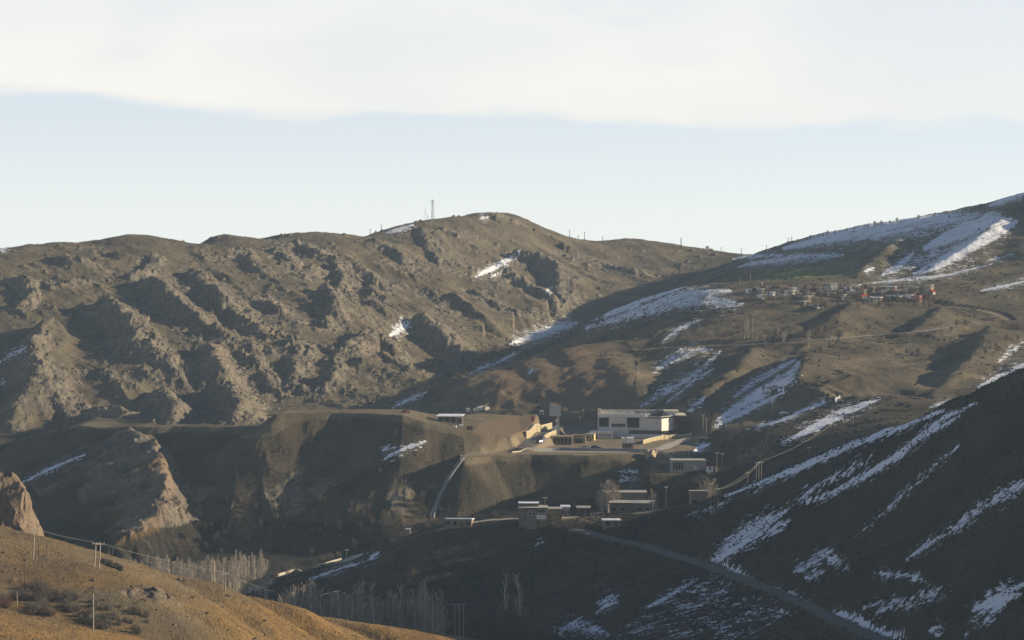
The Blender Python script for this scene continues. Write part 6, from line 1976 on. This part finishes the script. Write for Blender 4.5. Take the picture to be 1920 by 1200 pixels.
# village trees
lab = 'small bare tree among the houses of the far village'
for i in range(110):
    px = rng.uniform(1395, 1755); py = 566 + rng.uniform(-24, 16) - abs(px - 1590) * 0.015
    plant(DARKT if rng.random() < 0.85 else VILT, 'village_tree', lab, 'tree', px, py, rng.uniform(2.4, 4.6), 'bare trees of the far village', 7.0, ymin=1340)
lab = 'bare tree in the orchard strip below the far village'
for i in range(26):
    px = rng.uniform(1330, 1580); py = 636 + rng.uniform(-16, 6)
    plant(DARKT if rng.random() < 0.6 else VILT, 'orchard_tree', lab, 'tree', px, py, rng.uniform(3.0, 5.5), 'trees below the far village', 7.0, ymin=1290)
for px, top, py, lab in [(1402, 588, 632, 'tall pale poplar on the slope left below the village'), (1412, 594, 634, 'second tall pale poplar beside it on the slope'), (1396, 600, 634, 'lower pale poplar left of the tall pair on the slope')]:
    h = hit(px, py, ymin=1290); H = pt(px, top, h[1])[2] - h[2]
    plant(POPLAR, 'slope_poplar', lab, 'tree', px, py, max(5, H), None, 12.5, ymin=1290)
lab = 'dark bush on the right hand slope below the village track'
for i in range(22):
    px = rng.uniform(1690, 1915); py = rng.uniform(612, 668)
    plant(DARKT, 'slope_bush', lab, 'shrub', px, py, rng.uniform(2.0, 4.2), 'bushes right of the village', 7.0, ymin=1180)
lab = 'tiny bush on the snowy skyline of the right hill'
for px in (1496, 1506, 1514, 1526, 1543, 1552, 1566, 1588, 1601, 1628, 1640, 1652, 1668, 1682, 1722, 1752, 1520, 1534):
    yy = np.interp(px, [s[0] for s in SKYLINE], [s[1] for s in SKYLINE])
    plant(DARKT, 'skyline_bush', lab, 'shrub', px, yy + 4, rng.uniform(2.0, 3.8), 'bushes on the snowy skyline', 7.0, ymin=1500)
lab = 'dark leafless scrub in the creek gully beside the mountain'
for i in range(30):
    u_ = rng.random(); px = np.interp(u_, [0, 0.4, 1], [745, 860, 960]) + rng.uniform(-16, 16); py = np.interp(u_, [0, 0.4, 1], [765, 708, 650]) + rng.uniform(-8, 6)
    plant(DARKT, 'creek_scrub', lab, 'shrub', px, py, rng.uniform(2.0, 4.0), 'scrub along the creek', 7.0, ymin=1280)
lab = 'low dark scrub at the foot of the dark cliff above the grove'
for i in range(70):
    px = rng.uniform(330, 830); py = rng.uniform(935, 1045)
    plant(DARKT, 'cliff_scrub', lab, 'shrub', px, py, rng.uniform(1.8, 4.0), 'scrub on the dark cliff', 7.0, ymin=940)
lab = 'sparse brush in the snow of the lower right slope'
for i in range(40):
    px = rng.uniform(1040, 1500); py = rng.uniform(1150, 1198)
    plant(SHRUB_B, 'snow_brush', lab, 'shrub', px, py, rng.uniform(0.8, 1.8), 'brush in the snow below the road', 2.2, ymin=560)


# ------------------------------------------------------------------ boulders
def boulder_mesh(seed, dark=False):
    rnd = random.Random(seed)
    V, Fc = [], []
    import bmesh
    bm = bmesh.new(); bmesh.ops.create_icosphere(bm, subdivisions=2, radius=1.0)
    off = [(Vector((rnd.gauss(0, 1), rnd.gauss(0, 1), rnd.gauss(0, 1))).normalized(), rnd.uniform(0.55, 0.9)) for _ in range(9)]
    for v in bm.verts:
        d = v.co.normalized(); r = 1.0
        for n_, c in off:
            q = d.dot(n_)
            if q > 0: r = min(r, c / max(q, 0.01))
        v.co = d * r * (1 + rnd.uniform(-0.05, 0.05))
        v.co.z *= 0.7
    me = bpy.data.meshes.new('boulder'); bm.to_mesh(me); bm.free()
    me.materials.append(MATS['boulder_dark' if dark else 'boulder'])
    return me


BOULD = [boulder_mesh(s) for s in range(4)]; BOULD_D = [boulder_mesh(s + 10, True) for s in range(3)]


def boulder(px, py, s, label, group=None, dark=False, ymin=300):
    h = hit(px, py, ymin=ymin)
    me = rng.choice(BOULD_D if dark else BOULD)
    o = bpy.data.objects.new('boulder', me); col.objects.link(o)
    o.location = (h[0], h[1], h[2] + s * 0.15); o.rotation_euler = (rng.uniform(-.3, .3), rng.uniform(-.3, .3), rng.random() * 6.28)
    o.scale = (s * rng.uniform(0.9, 1.4), s, s * rng.uniform(0.8, 1.1))
    tag(o, label, 'boulder', group)


for px, py, s, lab in [(196, 1058, 1.5, 'left dark boulder right of the paired poles'), (206, 1062, 1.3, 'middle dark boulder right of the paired poles'), (218, 1066, 1.4, 'right dark boulder right of the paired poles'), (226, 1070, 0.8, 'small dark boulder at the lower end of the dark group'),
                       (344, 1090, 0.9, 'dark stone on the near hill crest before the grove'), (336, 1088, 0.7, 'small pale stone on the near hill crest before the grove')]:
    boulder(px, py, s, lab, None, 'dark' in lab)
lab = 'small stone lying loose in the grass of the near hill'
for i in range(44):
    px = rng.uniform(0, 520); py = 1010 + px * 0.21 + rng.uniform(12, 95)
    boulder(px, py, rng.uniform(0.18, 0.5), lab, 'loose stones on the near hill', rng.random() < 0.5)


# ------------------------------------------------------------------ scrub tussocks and scree: too many to count
def scatter(name, mask, count, smin, smax, mat, flat=0.8, spike=True, seed=1):
    r = np.random.RandomState(seed)
    jj, ii = np.nonzero(mask)
    k = r.randint(0, len(jj), count)
    j = np.clip(jj[k], 1, NY - 2); i = np.clip(ii[k], 1, NX - 2)
    fx = r.rand(count); fy = r.rand(count)
    y = rows[j] + fy * (rows[j + 1] - rows[j]); x = (UC[i] + fx * (UC[i + 1] - UC[i])) * y
    z = sample(Z, x, y)
    s = smin + (smax - smin) * r.rand(count) ** 2.2
    n = 5
    a0 = r.rand(count) * 6.283
    V = np.zeros((count, n + 2, 3), np.float32)
    for q in range(n):
        a = a0 + q * 2 * math.pi / n + r.uniform(-.3, .3, count)
        rad = s * r.uniform(0.6, 1.1, count)
        V[:, q, 0] = x + rad * np.cos(a); V[:, q, 1] = y + rad * np.sin(a); V[:, q, 2] = z + s * flat * r.uniform(0.15, 0.55, count)
    V[:, n, 0] = x + s * r.uniform(-.25, .25, count); V[:, n, 1] = y + s * r.uniform(-.25, .25, count); V[:, n, 2] = z + s * flat * r.uniform(0.75, 1.2, count)
    V[:, n + 1, 0] = x; V[:, n + 1, 1] = y; V[:, n + 1, 2] = z - s * 0.5
    T = []
    for q in range(n):
        T.append((q, (q + 1) % n, n)); T.append(((q + 1) % n, q, n + 1))
    T = np.array(T)
    Fc = (np.arange(count)[:, None, None] * (n + 2) + T[None]).reshape(-1, 3)
    me = bpy.data.meshes.new(name)
    me.vertices.add(count * (n + 2)); me.vertices.foreach_set('co', V.ravel())
    me.loops.add(len(Fc) * 3); me.loops.foreach_set('vertex_index', Fc.ravel().astype(np.int32))
    me.polygons.add(len(Fc)); me.polygons.foreach_set('loop_start', np.arange(0, len(Fc) * 3, 3, dtype=np.int32))
    me.update(calc_edges=True)
    me.materials.append(MATS[mat])
    o = bpy.data.objects.new(name, me); col.objects.link(o)
    o['kind'] = 'stuff'


inv = (PX > -40) & (PX < 1960) & (PY < 1215)
freeg = inv & (PATH < 0.05)
clus = fbm(GX, GY, 9.0, 3, 0.6, 211, freeg)
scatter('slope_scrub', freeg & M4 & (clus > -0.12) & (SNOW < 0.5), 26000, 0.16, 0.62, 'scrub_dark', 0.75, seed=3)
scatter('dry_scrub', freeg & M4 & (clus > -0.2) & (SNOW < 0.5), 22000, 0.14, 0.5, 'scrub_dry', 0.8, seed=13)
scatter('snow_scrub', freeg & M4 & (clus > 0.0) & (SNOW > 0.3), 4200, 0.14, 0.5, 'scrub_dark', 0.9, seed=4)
scatter('hill_tussocks', freeg & M5 & (clus > 0.1), 8000, 0.08, 0.28, 'scrub_gold', 0.7, seed=5)
scatter('mountain_scree', freeg & MM & (KN < 0.3) & (GY > 1240) & (hilltop < 0.6) & ((ROCK > 0.34) | (clus > 0.38)) & (clus > -0.05), 11000, 0.25, 1.15, 'scree', 0.7, seed=6)
scatter('mountain_scrub', freeg & MM & (GY > 1240) & (ROCK < 0.4) & (clus > 0.18), 6000, 0.25, 0.8, 'scrub_dark', 0.6, seed=7)
scatter('hillside_scrub', freeg & (M1 | M3) & (clus + 0.5 * fbm(GX, GY, 70, 3, 0.5, 213, freeg) > 0.22), 12000, 0.2, 0.95, 'scrub_dark', 0.65, seed=8)
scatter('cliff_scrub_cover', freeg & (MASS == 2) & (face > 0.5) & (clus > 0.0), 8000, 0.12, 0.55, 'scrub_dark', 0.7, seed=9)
# ------------------------------------------------------------------ haze
def build_haze():
    x0, x1, y0, y1, z0, z1 = -1450, 1750, -60, 2680, -190, 120
    V = [(x, y, z) for x in (x0, x1) for y in (y0, y1) for z in (z0, z1)]
    Fc = [(0, 1, 3, 2), (4, 6, 7, 5), (0, 4, 5, 1), (2, 3, 7, 6), (0, 2, 6, 4), (1, 5, 7, 3)]
    me = bpy.data.meshes.new('haze'); me.from_pydata(V, [], Fc); me.update()
    m, nt = new_mat('haze_air')
    nt.nodes.clear()
    out = nt.nodes.new('ShaderNodeOutputMaterial'); pv = nt.nodes.new('ShaderNodeVolumePrincipled')
    pv.inputs['Color'].default_value = (0.62, 0.81, 1.0, 1)
    pv.inputs['Density'].default_value = HAZE
    pv.inputs['Anisotropy'].default_value = 0.0
    nt.links.new(pv.outputs[0], out.inputs['Volume'])
    me.materials.append(m)
    o = bpy.data.objects.new('haze', me); scene.collection.objects.link(o)
    o['kind'] = 'stuff'


HAZE = 0.000062
build_haze()
